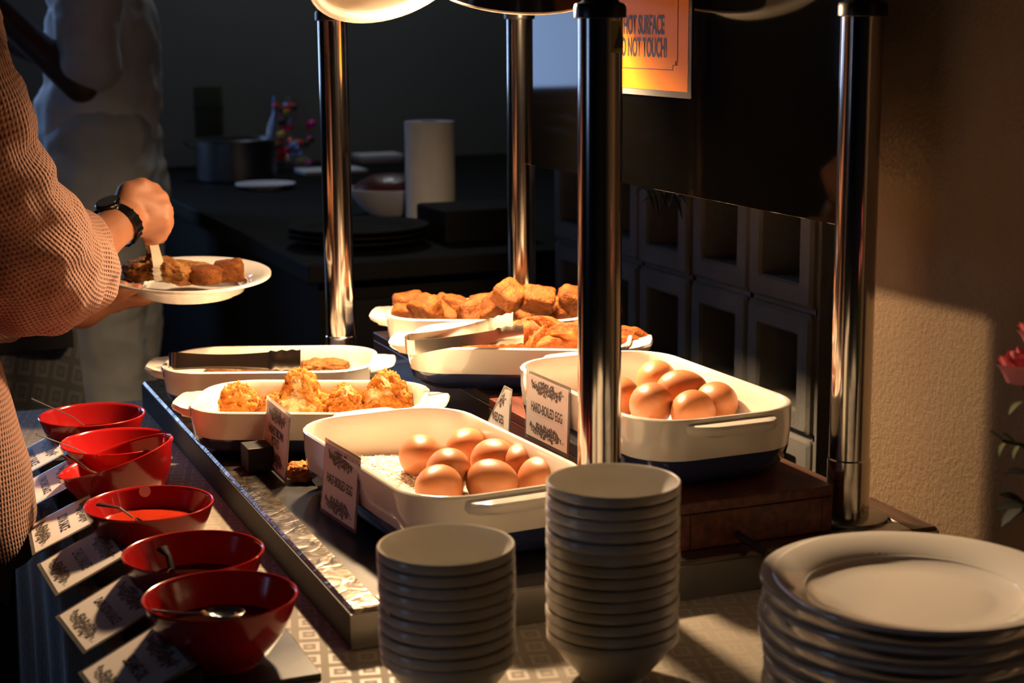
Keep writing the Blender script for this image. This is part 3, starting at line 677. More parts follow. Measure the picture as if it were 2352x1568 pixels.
# ------------------------------------------------------------------ fried food
def chunk(sx, sy, sz, seed, p=4.0, amp=.10, n=12, freq=2.2, taper=0.0, cyl=False):
    """rounded block: superellipsoid with uneven skin"""
    bm = bmesh.new(); bmesh.ops.create_cube(bm, size=2.0); bmesh.ops.subdivide_edges(bm, edges=bm.edges[:], cuts=n, use_grid_fill=True)
    for v in bm.verts:
        c = v.co
        if cyl:
            rr = math.hypot(c.x, c.y); mx_ = max(abs(c.x), abs(c.y), 1e-6)
            if rr > 1e-6: c.x, c.y = c.x / rr * mx_, c.y / rr * mx_
            k = (mx_ ** 6 + abs(c.z) ** 6) ** (1 / 6.0) or 1
            mxx = max(mx_, abs(c.z)); c = c / k * mxx
        else:
            k = (abs(c.x) ** p + abs(c.y) ** p + abs(c.z) ** p) ** (1 / p); mxx = max(abs(c.x), abs(c.y), abs(c.z)); c = c / k * mxx
        d = noise.noise(c * freq + Vector((seed * 3.1, seed * 1.7, seed))) + .5 * noise.noise(c * freq * 2.7 + Vector((seed, seed, seed * 2)))
        c = c * (1 + amp * d)
        if taper: c.x *= 1 - taper * (c.z + 1) / 2; c.y *= 1 - taper * .6 * (c.z + 1) / 2
        v.co = Vector((c.x * sx, c.y * sy, c.z * sz))
    me = bpy.data.meshes.new('chunk'); bm.to_mesh(me); bm.free()
    me.polygons.foreach_set('use_smooth', [True] * len(me.polygons)); return me
def food(name, me, mt_, p, rot, label, cat, group=None):
    o = link(name, me, mt_); o.location = p; o.rotation_euler = rot
    return tag(o, label, cat, group)
tofu_m = []
for i in range(5):
    me = chunk(.0215, .0195, .0165, i + 1, 5, .11, 11, 1.6); me.materials.append(M['fried_tofu']); tofu_m.append(me)
TF = [(937, 700, .158, 0), (977, 706, .160, 1), (1008, 714, .148, 2), (1050, 704, .156, 3), (1086, 716, .152, 4), (1112, 700, .160, 1), (1138, 705, .160, 0),
      (1172, 679, .184, 2), (1170, 714, .152, 3), (1205, 716, .150, 4), (1236, 688, .178, 0), (1262, 715, .154, 1), (1296, 712, .156, 2), (1318, 692, .170, 3),
      (938, 722, .146, 4), (1030, 722, .146, 0), (1110, 722, .145, 2), (1350, 706, .160, 1), (1388, 712, .154, 3)]
rt = random.Random(11)
place = ['at the left end of the rearmost dish', 'second from the left, pointing up', 'sunk low beside the left corner', 'with a flat top, left of centre', 'low in front, left of centre', 'peeking up behind the front row', 'upright near the middle',
         'perched highest on the heap', 'low in the middle of the heap', 'low at the right of the middle', 'broad one lying on top right of the highest', 'in front under the broad one', 'at the right beside the chrome post', 'tall pointed one cut off by the chrome post',
         'lowest at the left front rim', 'at the front rim under the flat one', 'at the front rim in the middle', 'just behind the front chrome post', 'at the far right end behind the post']
for i, (px, py, z, k) in enumerate(TF):
    q_ = on(px, py, z); o = bpy.data.objects.new('tofu_cube', tofu_m[k]); C.objects.link(o); o.location = q_
    o.rotation_euler = (rt.uniform(-.7, .7), rt.uniform(-.7, .7), rt.uniform(0, 3)); o.scale = [rt.uniform(.88, 1.18) for _ in range(3)]
    tag(o, 'golden fried tofu cube ' + place[i], 'tofu', 'fried tofu cubes')
def wedge_mesh(seed, L_=.036, w=.011, h=.011, curve=.008):
    rs_ = []; n_ = 14
    for i in range(n_ + 1):
        t_ = -1 + 2 * i / n_; k = (1 - abs(t_) ** 2.6) ** .6 + .06; rg = []
        cxx, czz = t_ * L_, -curve * t_ * t_
        for j in range(12):
            a = 2 * pi * j / 12; px_ = math.cos(a); pz_ = math.sin(a)
            if pz_ > .3: px_ *= .45
            d = 1 + .28 * noise.noise(Vector((t_ * 2.5 + seed * 5, px_ * 1.5, pz_ * 1.5)))
            rg.append((cxx, px_ * w * k * d, czz + pz_ * h * k * d))
        rs_.append(rg)
    me = MB().rings(rs_, True, True, True).mesh('potato_wedge', True, 60); me.materials.append(M['fried_wedge']); return me
wm = [wedge_mesh(i, .030 + .003 * i, .010 + .0008 * (i % 3), .0105, .004 + .002 * i) for i in range(5)]
WD = [(1090, 776, .142, 0, .3), (1130, 768, .147, 1, -.4), (1160, 780, .140, 2, .9), (1187, 772, .147, 3, .2), (1105, 786, .138, 4, 0), (1215, 752, .154, 1, -.2), (1245, 768, .148, 2, 1.0), (1215, 785, .139, 0, -.5),
      (1275, 748, .158, 4, -.7), (1310, 760, .157, 3, -.5), (1285, 786, .140, 1, .3), (1262, 778, .142, 2, .1), (1318, 782, .142, 0, -.2), (1336, 772, .146, 4, .6), (1370, 770, .148, 3, .2), (1405, 778, .145, 2, -.3),
      (1448, 766, .150, 1, .05), (1440, 781, .144, 0, .2), (1180, 758, .148, 4, .5), (1240, 748, .153, 0, .1), (1350, 755, .154, 2, -.4)]
wplace = ['leftmost under the tong arm', 'left of centre under the tong tips', 'in front under the tong tips', 'thick one left of the tong tips end', 'lowest at the front rim on the left', 'pale one just right of the tong tips', 'short upright one in the middle', 'at the front rim, middle', 'tall ragged one standing at the back', 'dark long one on top by the post', 'flat one at the front rim by the post', 'between the short upright and the post', 'touching the chrome post at the rim', 'half behind the chrome post', 'hidden mostly by the chrome post', 'right behind the chrome post', 'long one sticking out right of the post', 'under the long one right of the post', 'at the back under the tongs', 'pale one at the back wall', 'at the back wall behind the post']
for i, (px, py, z, k, az) in enumerate(WD):
    o = bpy.data.objects.new('potato_wedge', wm[k]); C.objects.link(o); o.location = on(px, py, z)
    o.rotation_euler = (rt.uniform(-.8, .8), rt.uniform(-.35, .35), az - .4); o.scale = [rt.uniform(.9, 1.15) for _ in range(3)]
    tag(o, 'orange fried potato wedge ' + wplace[i], 'potato wedge', 'fried potato wedges')
def rough(sx, sy, sz, seed, amp=.22, freq=3.0, pyramid=0.0):
    bm = bmesh.new(); bmesh.ops.create_icosphere(bm, subdivisions=5, radius=1.0)
    for v in bm.verts:
        c = v.co.copy(); k = (abs(c.x) ** 3 + abs(c.y) ** 3 + abs(c.z) ** 3) ** (1 / 3.0); c = c / k
        d = noise.noise(c * freq + Vector((seed, seed * 2, 0))) + .6 * noise.noise(c * freq * 2.5 + Vector((0, seed, seed))) + .35 * noise.noise(c * freq * 7 + Vector((seed, 0, seed)))
        c = c * (1 + amp * d)
        if pyramid:
            t_ = max(0, min(1, (c.z + .8) / 1.8)); c.x *= 1 - pyramid * t_; c.y *= 1 - pyramid * .5 * t_
        v.co = Vector((c.x * sx, c.y * sy, c.z * sz))
    me = bpy.data.meshes.new('rough'); bm.to_mesh(me); bm.free(); me.polygons.foreach_set('use_smooth', [True] * len(me.polygons)); return me
ya = D[3].rotation_euler.z
for (px, py, z, dim, sd, pyr, rz, lb) in (
    (545, 925, .074, (.042, .020, .025), 1, .55, 0, 'golden hash brown with a low peak at the left end of its dish'),
    (480, 930, .072, (.024, .016, .018), 2, .25, .2, 'small hash brown lump in the left corner of its dish'),
    (690, 912, .084, (.034, .022, .036), 3, .48, -.1, 'tall torn hash brown behind the hashed brown potato card'),
    (640, 935, .070, (.032, .018, .018), 4, .35, .1, 'low hash brown in front of the tall torn one'),
    (792, 925, .074, (.032, .018, .024), 5, .6, .1, 'pale broken hash brown in the middle right of its dish'),
    (890, 912, .082, (.041, .020, .033), 6, .55, 0, 'triangular hash brown with a curled tip at the right end'),
    (738, 935, .068, (.024, .016, .017), 7, .3, .5, 'whitish crumbled hash brown piece at the front rim')):
    food('hash_brown', rough(*dim, sd, .24, 3.2, pyr), 'fried_hash', on(px, py, z), (0, 0, ya + rz), lb, 'hash brown', 'hash browns in the front left dish')
tip = at(885, 875, 2.16)
tp = MB().tube([tip + Vector((.004, 0, -.006)), tip, tip + Vector((-.006, 0, .007)), tip + Vector((-.012, .002, .009))], [.004, .003, .002, .0008], 6).obj('potato_shred', 'fried_hash'); tag(tp, 'thin curled potato shred on the triangular hash brown', 'potato shred')
food('hash_brown', rough(.021, .015, .011, 9, .2, 3), 'fried_hash', on(702, 1082, ZT + .010), (0, 0, -.3), 'fallen bit of hash brown lying on the dark slate', 'hash brown')
for (px, py, z, dim, sd, rz, lb) in (
    (745, 843, .072, (.034, .022, .012), 12, .1, 'browned fritter in front of the tong tips, right of the rear left dish'),
    (690, 850, .066, (.022, .018, .010), 13, .6, 'small fritter under the tong tips in the rear left dish'),
    (530, 852, .064, (.040, .020, .010), 14, .0, 'flat fritter under the tong arms in the rear left dish'),
    (600, 848, .064, (.030, .018, .010), 15, .3, 'fritter at the middle of the rear left dish')):
    food('fritter', rough(*dim, sd, .2, 3), 'fried_fish', on(px, py, z), (0, 0, D[4].rotation_euler.z + rz), lb, 'fritter', 'fritters in the rear left dish')

# ------------------------------------------------------------------ tongs
def tongs(label, p_bend, p_tip, spread, width=.011, roll=0.0, mt_='tong_steel', toe=1.0):
    p0, p1 = Vector(p_bend), Vector(p_tip); ax = (p1 - p0); L_ = ax.length; ax.normalize()
    zz = Vector((0, 0, 1)); y_ = zz.cross(ax).normalized(); z_ = ax.cross(y_)
    if roll: qq = Quaternion(ax, roll); y_ = qq @ y_; z_ = qq @ z_
    t = thing('serving_tongs', label, 'tongs', p0)
    rm = Matrix((ax, y_, z_)).transposed().to_4x4()
    rb = .010; n_ = 46
    def path(s_):      # one arm: from bend (0) to tip (1)
        out = []
        for i in range(n_ + 1):
            u = i / n_
            out.append((rb + (L_ - rb) * u, s_ * (rb * (1 - .25 * math.sin(u * pi)) + spread * u ** 1.2), u))
        return out
    bend = [(rb - rb * math.cos(a), rb * math.sin(a), -1) for a in [(-pi / 2 + pi * k / 12) for k in range(1, 12)]]
    def hw(u):
        if u < 0: return width
        w_ = width * (1 - .25 * math.sin(min(1, u / .75) * pi)) if u < .75 else width * (1 + .15 * math.sin((u - .75) / .25 * pi * .55))
        return w_
    th = .0010
    def strip_rings(pts, side):
        rs_ = []
        for i, (x, y, u) in enumerate(pts):
            w_ = hw(u); tooth = 0
            if u > .76: tooth = .0024 * (abs(((u - .76) * 34) % 1 - .5) * 2)
            a_, b__ = pts[max(0, i - 1)], pts[min(len(pts) - 1, i + 1)]
            tx, ty = b__[0] - a_[0], b__[1] - a_[1]; l_ = math.hypot(tx, ty) or 1; nx_, ny_ = -ty / l_ * th, tx / l_ * th
            curl = 0.0018 if u > .78 else 0.0
            cu = -side * curl; rg = []
            for sgn in (1, -1):
                lst = [(-1, tooth), (-.6, 0), (0, 0), (.6, 0), (1, tooth)]
                if sgn < 0: lst = lst[::-1]
                for k, tt in lst:
                    zc = k * w_ + math.copysign(tt, k) if tt else k * w_
                    rg.append(Vector((x + sgn * nx_ * .5, y + sgn * ny_ * .5 + cu * k * k, zc)))
            rs_.append([rm @ p for p in rg])
        return rs_
    MB().rings(strip_rings(path(1), 1), True, True, True).obj('arm', mt_, t, ang=50)
    MB().rings(strip_rings(path(-1), -1), True, True, True).obj('arm', mt_, t, ang=50)
    MB().rings(strip_rings([(rb, -rb, -1)] + [(x, y, -1) for x, y, _ in [(rb - rb * math.cos(a), rb * math.sin(a), 0) for a in [-pi / 2 + pi * k / 12 for k in range(1, 12)]]] + [(rb, rb, -1)], 1), True, True, True).obj('bend', mt_, t, ang=60)
    return t
tongs('steel tongs resting over the corner of the wedge dish', on(931, 793, .158), on(1190, 752, .172), .013, .0105, roll=.25)
tongs('steel tongs lying in the rear left baking dish', on(388, 829, .106), on(690, 832, .098), .026, .0115, roll=-.3)

# ------------------------------------------------------------------ cards
def card(name, label, txt, loc, mtx, size, holder=None, w=.110, h=.076, sx=.62, cut=0.0):
    """card lies in its local xy plane (x = reading direction), mtx orients it"""
    t = thing(name, label, 'card', loc, group='laminated name cards'); R_ = mtx.to_4x4()
    lp = [(-w / 2 - .004, -h / 2 - .004), (w / 2 + .004, -h / 2 - .004), (w / 2 + .004, h / 2 + .004), (-w / 2 - .004 + cut, h / 2 + .004)]
    MB().rings([[R_ @ Vector((x, y, z)) for x, y in lp] for z in (-.0006, .0006)], True, True, True).obj('laminate', 'laminate', t, smooth=False)
    mb = MB().add([(-w / 2, -h / 2, 0), (w / 2, -h / 2, 0), (w / 2, h / 2, 0), (-w / 2 + cut, h / 2, 0), (-w / 2, -h / 2, -.0003), (w / 2, -h / 2, -.0003), (w / 2, h / 2, -.0003), (-w / 2 + cut, h / 2, -.0003)],
                  [(0, 1, 2, 3), (7, 6, 5, 4), (0, 4, 5, 1), (1, 5, 6, 2), (2, 6, 7, 3), (3, 7, 4, 0)])
    me = mb.mesh('sheet', False); uvl = me.uv_layers.new(name='UVMap')
    for lp in me.loops: c = me.vertices[lp.vertex_index].co; uvl.data[lp.index].uv = (c.x / w + .5, c.y / h + .5)
    me.transform(R_ @ Matrix.Translation((0, 0, .0008))); link('sheet', me, 'card_print', t)
    me = text_mesh(txt, size, sx); me.transform(R_ @ Matrix.Translation((0, 0, .0011))); link('lettering', me, 'ink_brown', t)
    if holder: MB().box(*holder, bev=.0012).obj('holder', 'black_rough', t, smooth=False)
    return t
def frame(xdir, ydir):
    x = Vector(xdir).normalized(); y = Vector(ydir); y = (y - x * y.dot(x)).normalized(); return Matrix((x, y, x.cross(y))).transposed()
tl = math.radians(24)
for txt, y, lb, az in (('TOMATO SAUCE', .752, 'tomato sauce card, farthest of the row, half behind the sweater', .02), ('THAI CHILLI SAUCE', .612, 'Thai chilli sauce card beside the tilted red bowl', -.03), ('SOYA SAUCE', .444, 'soya sauce card, third from the far end of the row', -.06),
                       ('CHILLI SAUCE', .303, 'chilli sauce card lying in deep bowl shadow', .05), ('DARK SOYA SAUCE', .133, 'dark soya sauce card half in shadow, second nearest', .10), ('SESAME OIL', -.022, 'sesame oil card, nearest of the row, cut by the frame', .10)):
    xd = Vector((math.sin(az), -math.cos(az), 0)); yd = Vector((math.cos(az) * math.cos(tl), math.sin(az) * math.cos(tl), math.sin(tl)))
    card('sauce_card', 'laminated ' + lb, txt, (-.201, y, TZ + .0225), frame(xd, yd), .0165 if len(txt) < 13 else .0135, ((.010, -.030, -.0222), (.052, .036, .0025)) if True else None, .104, .074)
bz = Vector((0, 0, 1))
card('dish_card', 'laminated hashed brown potato card standing in a black block', 'HASHED BROWN\nPOTATO', (.058, .497, TZ + .082), frame((0, -1, 0), (.10, 0, 1)), .0145, ((-.034, .006, -.0415), (-.003, .045, -.012)), .104, .074, .60)
card('dish_card', 'laminated half-boiled egg card leaning on the rice dish', 'HALF-BOILED EGG', (.0680, .262, TZ + .0835), frame((.10, -1, 0), (.10, 0, 1)), .0145, None, .092, .074, .60)
card('dish_card', 'laminated hard-boiled egg card leaning on its dish beside the post', 'HARD-BOILED EGG', (.3255, .298, TZ + .1302), frame((.05, -1, 0), (.03, 0, 1)), .0155, None, .106, .072, .60)
card('dish_card', 'torn potato wedges card poking up behind the rice dish', '             WEDGES\n ', (.3195, .452, TZ + .0885), frame((0, -1, 0), (.05, 0, 1)), .0150, None, .104, .091, .62, .088)

# ------------------------------------------------------------------ red sauce bowls, sauces, spoons
rb_prof_o = [(.004, .003), (.028, .003), (.030, 0), (.034, 0), (.0345, .004), (.045, .012), (.056, .028), (.064, .046), (.0690, .0608), (.0693, .0622), (.0683, .0630)]
rb_prof_i = [(.0668, .0625), (.0655, .0595), (.0605, .046), (.0525, .029), (.042, .015), (.030, .0085), (.012, .007), (.001, .007)]
rbm = MB().lathe(rb_prof_o + rb_prof_i, 64).mesh('sauce_bowl', True, 50); rbm.materials.append(M['red'])
SB = [(211, 950, 'dark'), (268, 1011, 'red'), (300, 1060, 'chili'), (342, 1153, 'chili'), (444, 1264, 'dark'), (506, 1367, 'dark')]
blab = ['glossy red sauce bowl farthest along the row', 'glossy red sauce bowl behind the tilted one, flecked with sauce', 'tilted red sauce bowl leaning in the middle of the row', 'red sauce bowl with a white chip on its inner rim', 'red bowl of dark sauce, second nearest in the row', 'nearest red sauce bowl, standing on a black slate board']
slab_ = ['dark tomato-coloured sauce in the farthest red bowl', 'bright red sauce in the bowl behind the tilted one', 'red sauce pooled in the tilted bowl', 'orange-red sauce with seeds in the chipped bowl', 'black soya sauce in the second nearest bowl', 'dark brown oil in the nearest red bowl']
BOWL = []
for i, (px, py, k) in enumerate(SB):
    q_ = on(px, py, .063 if i != 5 else .068)
    o = bpy.data.objects.new('sauce_bowl', rbm); C.objects.link(o); tag(o, blab[i], 'bowl', 'red sauce bowls')
    z0 = 0 if i != 5 else .006
    if i == 2:
        o.location = (q_.x, q_.y, TZ + .0105); o.rotation_mode = 'QUATERNION'; o.rotation_quaternion = Quaternion(FWD, -.30)
    else: o.location = (q_.x, q_.y, TZ + z0)
    BOWL.append(o)
    lv, rr = {0: (.036, .0555), 1: (.036, .0555), 2: (.022, .047), 3: (.040, .0575), 4: (.032, .0535), 5: (.034, .0545)}[i]
    s_ = MB().lathe([(.001, -.012), (rr * .72, -.011), (rr - .001, -.0015), (rr, 0), (.001, 0)], 48).obj('sauce', {'dark': 'sauce_dark', 'red': 'sauce_red', 'chili': 'sauce_chili'}[k], None, o.location + Vector((0, 0, lv)))
    if i == 2: s_.location = o.location + o.rotation_quaternion @ Vector((0, 0, lv)); s_.rotation_mode = 'QUATERNION'; s_.rotation_quaternion = o.rotation_quaternion
    tag(s_, slab_[i], 'sauce', 'sauces')
ch = MB().lathe([(.0005, 0), (.005, 0), (.0065, .0008), (.0005, .0009)], 14).obj('enamel_chip', 'porcelain', BOWL[3])
cp = FWD.copy(); cp.z = 0; cp.normalize(); cq = Quaternion((0, 0, 1), .28) @ cp
ch.location = cq * .0648 + Vector((0, 0, .0575)); ch.rotation_mode = 'QUATERNION'; ch.rotation_quaternion = (-cq + Vector((0, 0, .3))).to_track_quat('Z', 'Y')
BOWL[3].data = rbm
def spoon(label, p_end, p_mid, p_head, hw=.0042, mt_='spoon_steel', headr=.011):
    a, b_, c = Vector(p_end), Vector(p_mid), Vector(p_head); t = thing('sauce_spoon', label, 'spoon', a, group='sauce spoons')
    pts = [Vector((0, 0, 0)), (b_ - a) * .35, (b_ - a) * .7, b_ - a, (b_ - a) * .5 + (c - a) * .5]
    MB().tube(pts, [hw * 1.25, hw, hw * .75, hw * .6, hw * .6], 10, .38, up=(0, 0, 1)).obj('handle', mt_, t)
    d = (c - b_).normalized(); q = Vector((1, 0, 0)).rotation_difference(d); rs_ = []
    for r, z in ((.001, -.0055), (.5, -.0045), (.85, -.002), (1.0, .0012), (.94, .0014), (.8, -.0008), (.45, -.0030), (.001, -.0038)):
        rs_.append([(c - a) + q @ Vector((1.35 * headr * r * math.cos(2 * pi * j / 20), headr * r * math.sin(2 * pi * j / 20), z)) for j in range(20)])
    MB().rings(rs_, True, True, True).obj('spoon_head', mt_, t); return t
def bo(i, x, y, z): 
    b_ = BOWL[i]; return b_.location + RGT * x + _fh * y + Vector((0, 0, z))
spoon('thin spoon in the farthest red bowl', at(72, 915, 2.20), at(170, 958, 2.22), bo(0, .005, -.01, .038), .0024, 'black_rough')
spoon('thin spoon in the sauce-flecked red bowl', at(84, 997, 2.04), at(175, 1030, 2.06), bo(1, -.012, -.015, .038), .0024, 'black_rough')
spoon('broad-handled steel spoon in the tilted red bowl', at(150, 1040, 1.93), at(205, 1080, 1.945), bo(2, -.012, -.012, .032), .0062)
spoon('black-handled spoon in the chipped red bowl', at(226, 1158, 1.80), at(275, 1166, 1.79), bo(3, .0, -.02, .042), .0038, 'black_plastic')
spoon('short black spoon standing in the second nearest bowl', at(372, 1258, 1.66), at(388, 1278, 1.655), bo(4, -.018, -.01, .034), .0058, 'black_plastic')
spoon('steel spoon with its rounded bowl showing in the nearest red bowl', at(345, 1402, 1.49), at(420, 1408, 1.488), bo(5, .004, -.012, .050), .003, 'steel', .0145)
q_ = on(520, 1505, 0)
tag(MB().box((-.085, -.058, 0), (.062, .066, .006), bev=.001).obj('slate_board', 'slate', None, smooth=False, loc=(BOWL[5].location.x + .012, BOWL[5].location.y - .005, TZ)), 'small black slate board under the nearest red bowl', 'board')

# ------------------------------------------------------------------ stacked white bowls and plates
wb = [(.002, .0025), (.024, .0025), (.0255, 0), (.029, 0), (.0295, .004), (.037, .012), (.046, .024), (.0525, .035), (.0540, .0400), (.0572, .0412), (.0585, .0425), (.0585, .0500), (.0575, .0512), (.0562, .0505), (.0552, .046), (.050, .0365), (.042, .0245), (.032, .0125), (.024, .007), (.001, .006)]
wb = [(r, z * .88) for r, z in wb]
wbm = MB().lathe(wb, 72).mesh('soup_bowl', True, 45); wbm.materials.append(M['melamine'])
def ordinal(k, n):
    w_ = ['topmost', 'second', 'third', 'fourth', 'fifth', 'sixth', 'seventh', 'eighth', 'ninth', 'tenth', 'eleventh', 'twelfth', 'thirteenth', 'fourteenth']
    return 'lowest' if k == n - 1 else w_[k]
def stack(n, px, py, z, nm, ds):
    q_ = on(px, py, z); pitch = .0103
    for k in range(n):
        o = bpy.data.objects.new('soup_bowl', wbm); C.objects.link(o)
        o.location = (q_.x + random.uniform(-.0006, .0006), q_.y + random.uniform(-.0006, .0006), TZ + (n - 1 - k) * pitch); o.rotation_euler = (random.uniform(-.006, .006), random.uniform(-.006, .006), random.uniform(0, 6))
        od = ordinal(k, n); tag(o, '%s white bowl%s of the %s' % (od, '' if od in ('topmost', 'lowest') else ' from the top', ds), 'bowl', nm)
stack(10, 1026, 1248, .045 + 9 * .0103, 'shorter bowl stack', 'shorter stack, beside the steel edge')
stack(14, 1408, 1102, .045 + 13 * .0103, 'taller bowl stack', 'taller stack, in front of the chrome post')
def plate_prof(R_, h, t_=.0042):
    return [(.002, .002), (R_ * .52, .002), (R_ * .535, 0), (R_ * .565, 0), (R_ * .575, .003), (R_ * .66, .0055), (R_ * .70, h * .55), (R_ * .975, h - .004), (R_ * .997, h - .003), (R_, h - .001), (R_ * .995, h + .0008), (R_ * .975, h + .0008), (R_ * .90, h - .0008), (R_ * .735, h * .60 + .0015), (R_ * .70, h * .45 + .0015), (R_ * .64, .0075), (R_ * .5, .0065), (.002, .006)]
ppm = MB().lathe(plate_prof(.127, .0225), 96).mesh('dinner_plate', True, 40); ppm.materials.append(M['porcelain'])
PN = 7; ppitch = .0153; q_ = on(2106, 1327, .0225 + (PN - 1) * ppitch)
for k in range(PN):
    o = bpy.data.objects.new('dinner_plate', ppm); C.objects.link(o)
    o.location = (q_.x + random.uniform(-.002, .002) - (.003 if k in (2, 3) else 0), q_.y + random.uniform(-.002, .002), TZ + (PN - 1 - k) * ppitch); o.rotation_euler = (0, 0, random.uniform(0, 6))
    od = ordinal(k, PN); tag(o, '%s white plate%s in the stack at the right corner' % (od, '' if od in ('topmost', 'lowest') else ' from the top'), 'plate', 'stacked plates')

# cable on the station
cb = [on(1440, 1052, .048), on(1500, 1088, .05), on(1565, 1133, .052), on(1665, 1205, .051), on(1764, 1275, .05), on(1810, 1310, .03), on(1850, 1330, .008)]
c_ = MB().tube([q - Vector((0, 0, TZ)) for q in cb], .0042, 10).obj('power_cable', 'black_plastic', None, (0, 0, TZ)); tag(c_, 'black power cable crossing the front of the station', 'cable')
MB().sphere(on(1440, 1052, .048) - Vector((0, 0, TZ)), .0065).obj('cable_clip', 'black_plastic', c_)

# ================================================================== CUSTOMER
per = thing('person', 'person in a brown waffle-knit sweater serving food onto a held plate', 'person', (-.373, .59, 0))
PL = Vector(per.location)
def rel(p): return Vector(p) - PL
def relcaps(cs): return [(rel(a), rel(b_), r0, r1) for a, b_, r0, r1 in cs]
cxp, cyp = -.373, .59
FACE = math.atan2(.6, .8)                     # the way the body faces, turned half towards the table
def lean(z): return Vector((-.035, .055, 0)) * min(1, max(0, (z - .84) / .3))     # upper body bends over the food
def TR(v): v = Vector(v); c_ = Vector((cxp, cyp, 0)); return c_ + Matrix.Rotation(FACE, 3, 'Z') @ (v - c_) + lean(v.z)
def TRC(cs): return [(TR(a), TR(b_), r0, r1) for a, b_, r0, r1 in cs]
SHR = at(-182, 5, 1.90); SHL = SHR + Vector((-.165, .225, 0))
ELB = at(30, 630, 2.05); WRI = at(268, 528, 2.30)
# held plate
HP = at(437, 640, 2.46)
plm = MB().lathe(plate_prof(.118, .030), 96).mesh('held_plate', True, 40)
hpl = link('held_plate', plm, 'porcelain'); hpl.location = HP - Vector((0, 0, .022))
hpl.rotation_mode = 'QUATERNION'; hpl.rotation_quaternion = Quaternion(RGT, .075) @ Quaternion(_fh, .02)
tag(hpl, 'white plate of food held up by the person', 'plate')
# right hand closed over the tongs
def P(px, py, d): return at(px, py, d)
caps = []
caps += [(SHR, ELB, .048, .040), (ELB, P(180, 590, 2.20), .040, .038), (P(180, 590, 2.20), WRI + (ELB - WRI) * .12, .038, .029)]
wr = P(283, 505, 2.315)
caps += [(WRI + (ELB - WRI) * .12, wr, .029, .0285)]
# palm: four metacarpals fanning from wrist to knuckles
kn = [P(352, 438, 2.362), P(369, 455, 2.357), P(378, 480, 2.350), P(376, 506, 2.344)]
kb = [P(298, 446, 2.338), P(300, 466, 2.335), P(302, 490, 2.332), P(303, 515, 2.330)]
for a, b_ in zip(kb, kn): caps += [(wr * .55 + a * .45, a, .020, .0195), (a, b_, .0195, .0125)]
caps += [(kb[0], P(325, 428, 2.345), .019, .0135), (P(325, 428, 2.345), kn[0], .0135, .0115), (kb[1], P(345, 488, 2.345), .022, .020), (kb[3], P(340, 520, 2.345), .018, .014), (P(345, 488, 2.345), P(360, 500, 2.348), .019, .016)]
# fingers: middle phalanx turns down, tips tuck back under the palm on the tong handle
f1 = [P(376, 470, 2.392), P(385, 490, 2.384), P(386, 512, 2.372), P(380, 530, 2.356)]
f2 = [P(358, 522, 2.396), P(366, 536, 2.386), P(369, 547, 2.372), P(358, 552, 2.352)]
f3 = [P(336, 528, 2.385), P(344, 542, 2.378), P(348, 553, 2.365), P(338, 553, 2.350)]
for a, b_, c_2, d_, r in zip(kn, f1, f2, f3, (.0100, .0102, .0098, .0088)):
    caps += [(a, b_, r + .0012, r), (b_, c_2, r, r * .92), (c_2, d_, r * .92, r * .8)]
# thumb closes on the far side of the handle
caps += [(kb[0], P(318, 500, 2.395), .015, .0115), (P(318, 500, 2.395), P(334, 530, 2.405), .0112, .0098), (P(334, 530, 2.405), P(343, 548, 2.40), .0095, .0078)]
# left arm and hand under the plate
EL2 = Vector((-.32, .89, 1.01)); W2 = P(190, 712, 2.44)
caps += [(SHL, EL2, .048, .040), (EL2, W2, .039, .028)]
pc = P(235, 690, 2.46); caps += [(W2, pc, .027, .024), (pc, P(270, 690, 2.50), .022, .018)]
for k, (b_, c_2, e_) in enumerate(((P(282, 668, 2.42), P(302, 664, 2.415), P(318, 660, 2.41)), (P(285, 680, 2.46), P(315, 683, 2.46), P(345, 682, 2.46)), (P(283, 690, 2.50), P(318, 690, 2.505), P(350, 687, 2.51)), (P(278, 696, 2.54), P(312, 694, 2.55), P(340, 690, 2.56)))):
    caps += [(pc, b_, .016, .0115), (b_, c_2, .0105, .0095), (c_2, e_, .0095, .0075)]
caps += [(P(222, 676, 2.43), P(252, 660, 2.415), .015, .0115), (P(252, 660, 2.415), P(285, 656, 2.40), .0112, .0085)]
# trunk, neck, head, legs
caps += [(SHR, SHL, .062, .062)]
caps += TRC([((cxp, cyp, 1.28), (cxp, cyp, 1.0), .100, .10), ((cxp, cyp - .06, 1.0), (cxp, cyp - .075, .84), .095, .095), ((cxp, cyp + .06, 1.0), (cxp, cyp + .075, .84), .095, .095),
         ((cxp, cyp, 1.34), (cxp + .02, cyp, 1.46), .050, .046), ((cxp + .03, cyp, 1.50), (cxp + .035, cyp, 1.585), .068, .082), ((cxp + .09, cyp, 1.47), (cxp + .06, cyp, 1.50), .03, .05), ((cxp + .115, cyp, 1.525), (cxp + .11, cyp, 1.55), .012, .008)])
for s_ in (-1, 1):
    caps += TRC([((cxp, cyp + s_ * .085, .84), (cxp - .01, cyp + s_ * .085, .48), .082, .055), ((cxp - .01, cyp + s_ * .085, .48), (cxp - .02, cyp + s_ * .09, .10), .052, .036), ((cxp - .02, cyp + s_ * .09, .055), (cxp + .13, cyp + s_ * .10, .032), .038, .028),
             ((cxp + .03, cyp + s_ * .085, 1.53), (cxp + .03, cyp + s_ * .088, 1.56), .012, .014)])
body = link('body', blob(relcaps(caps), .0042, 5, .45), 'skin', per)
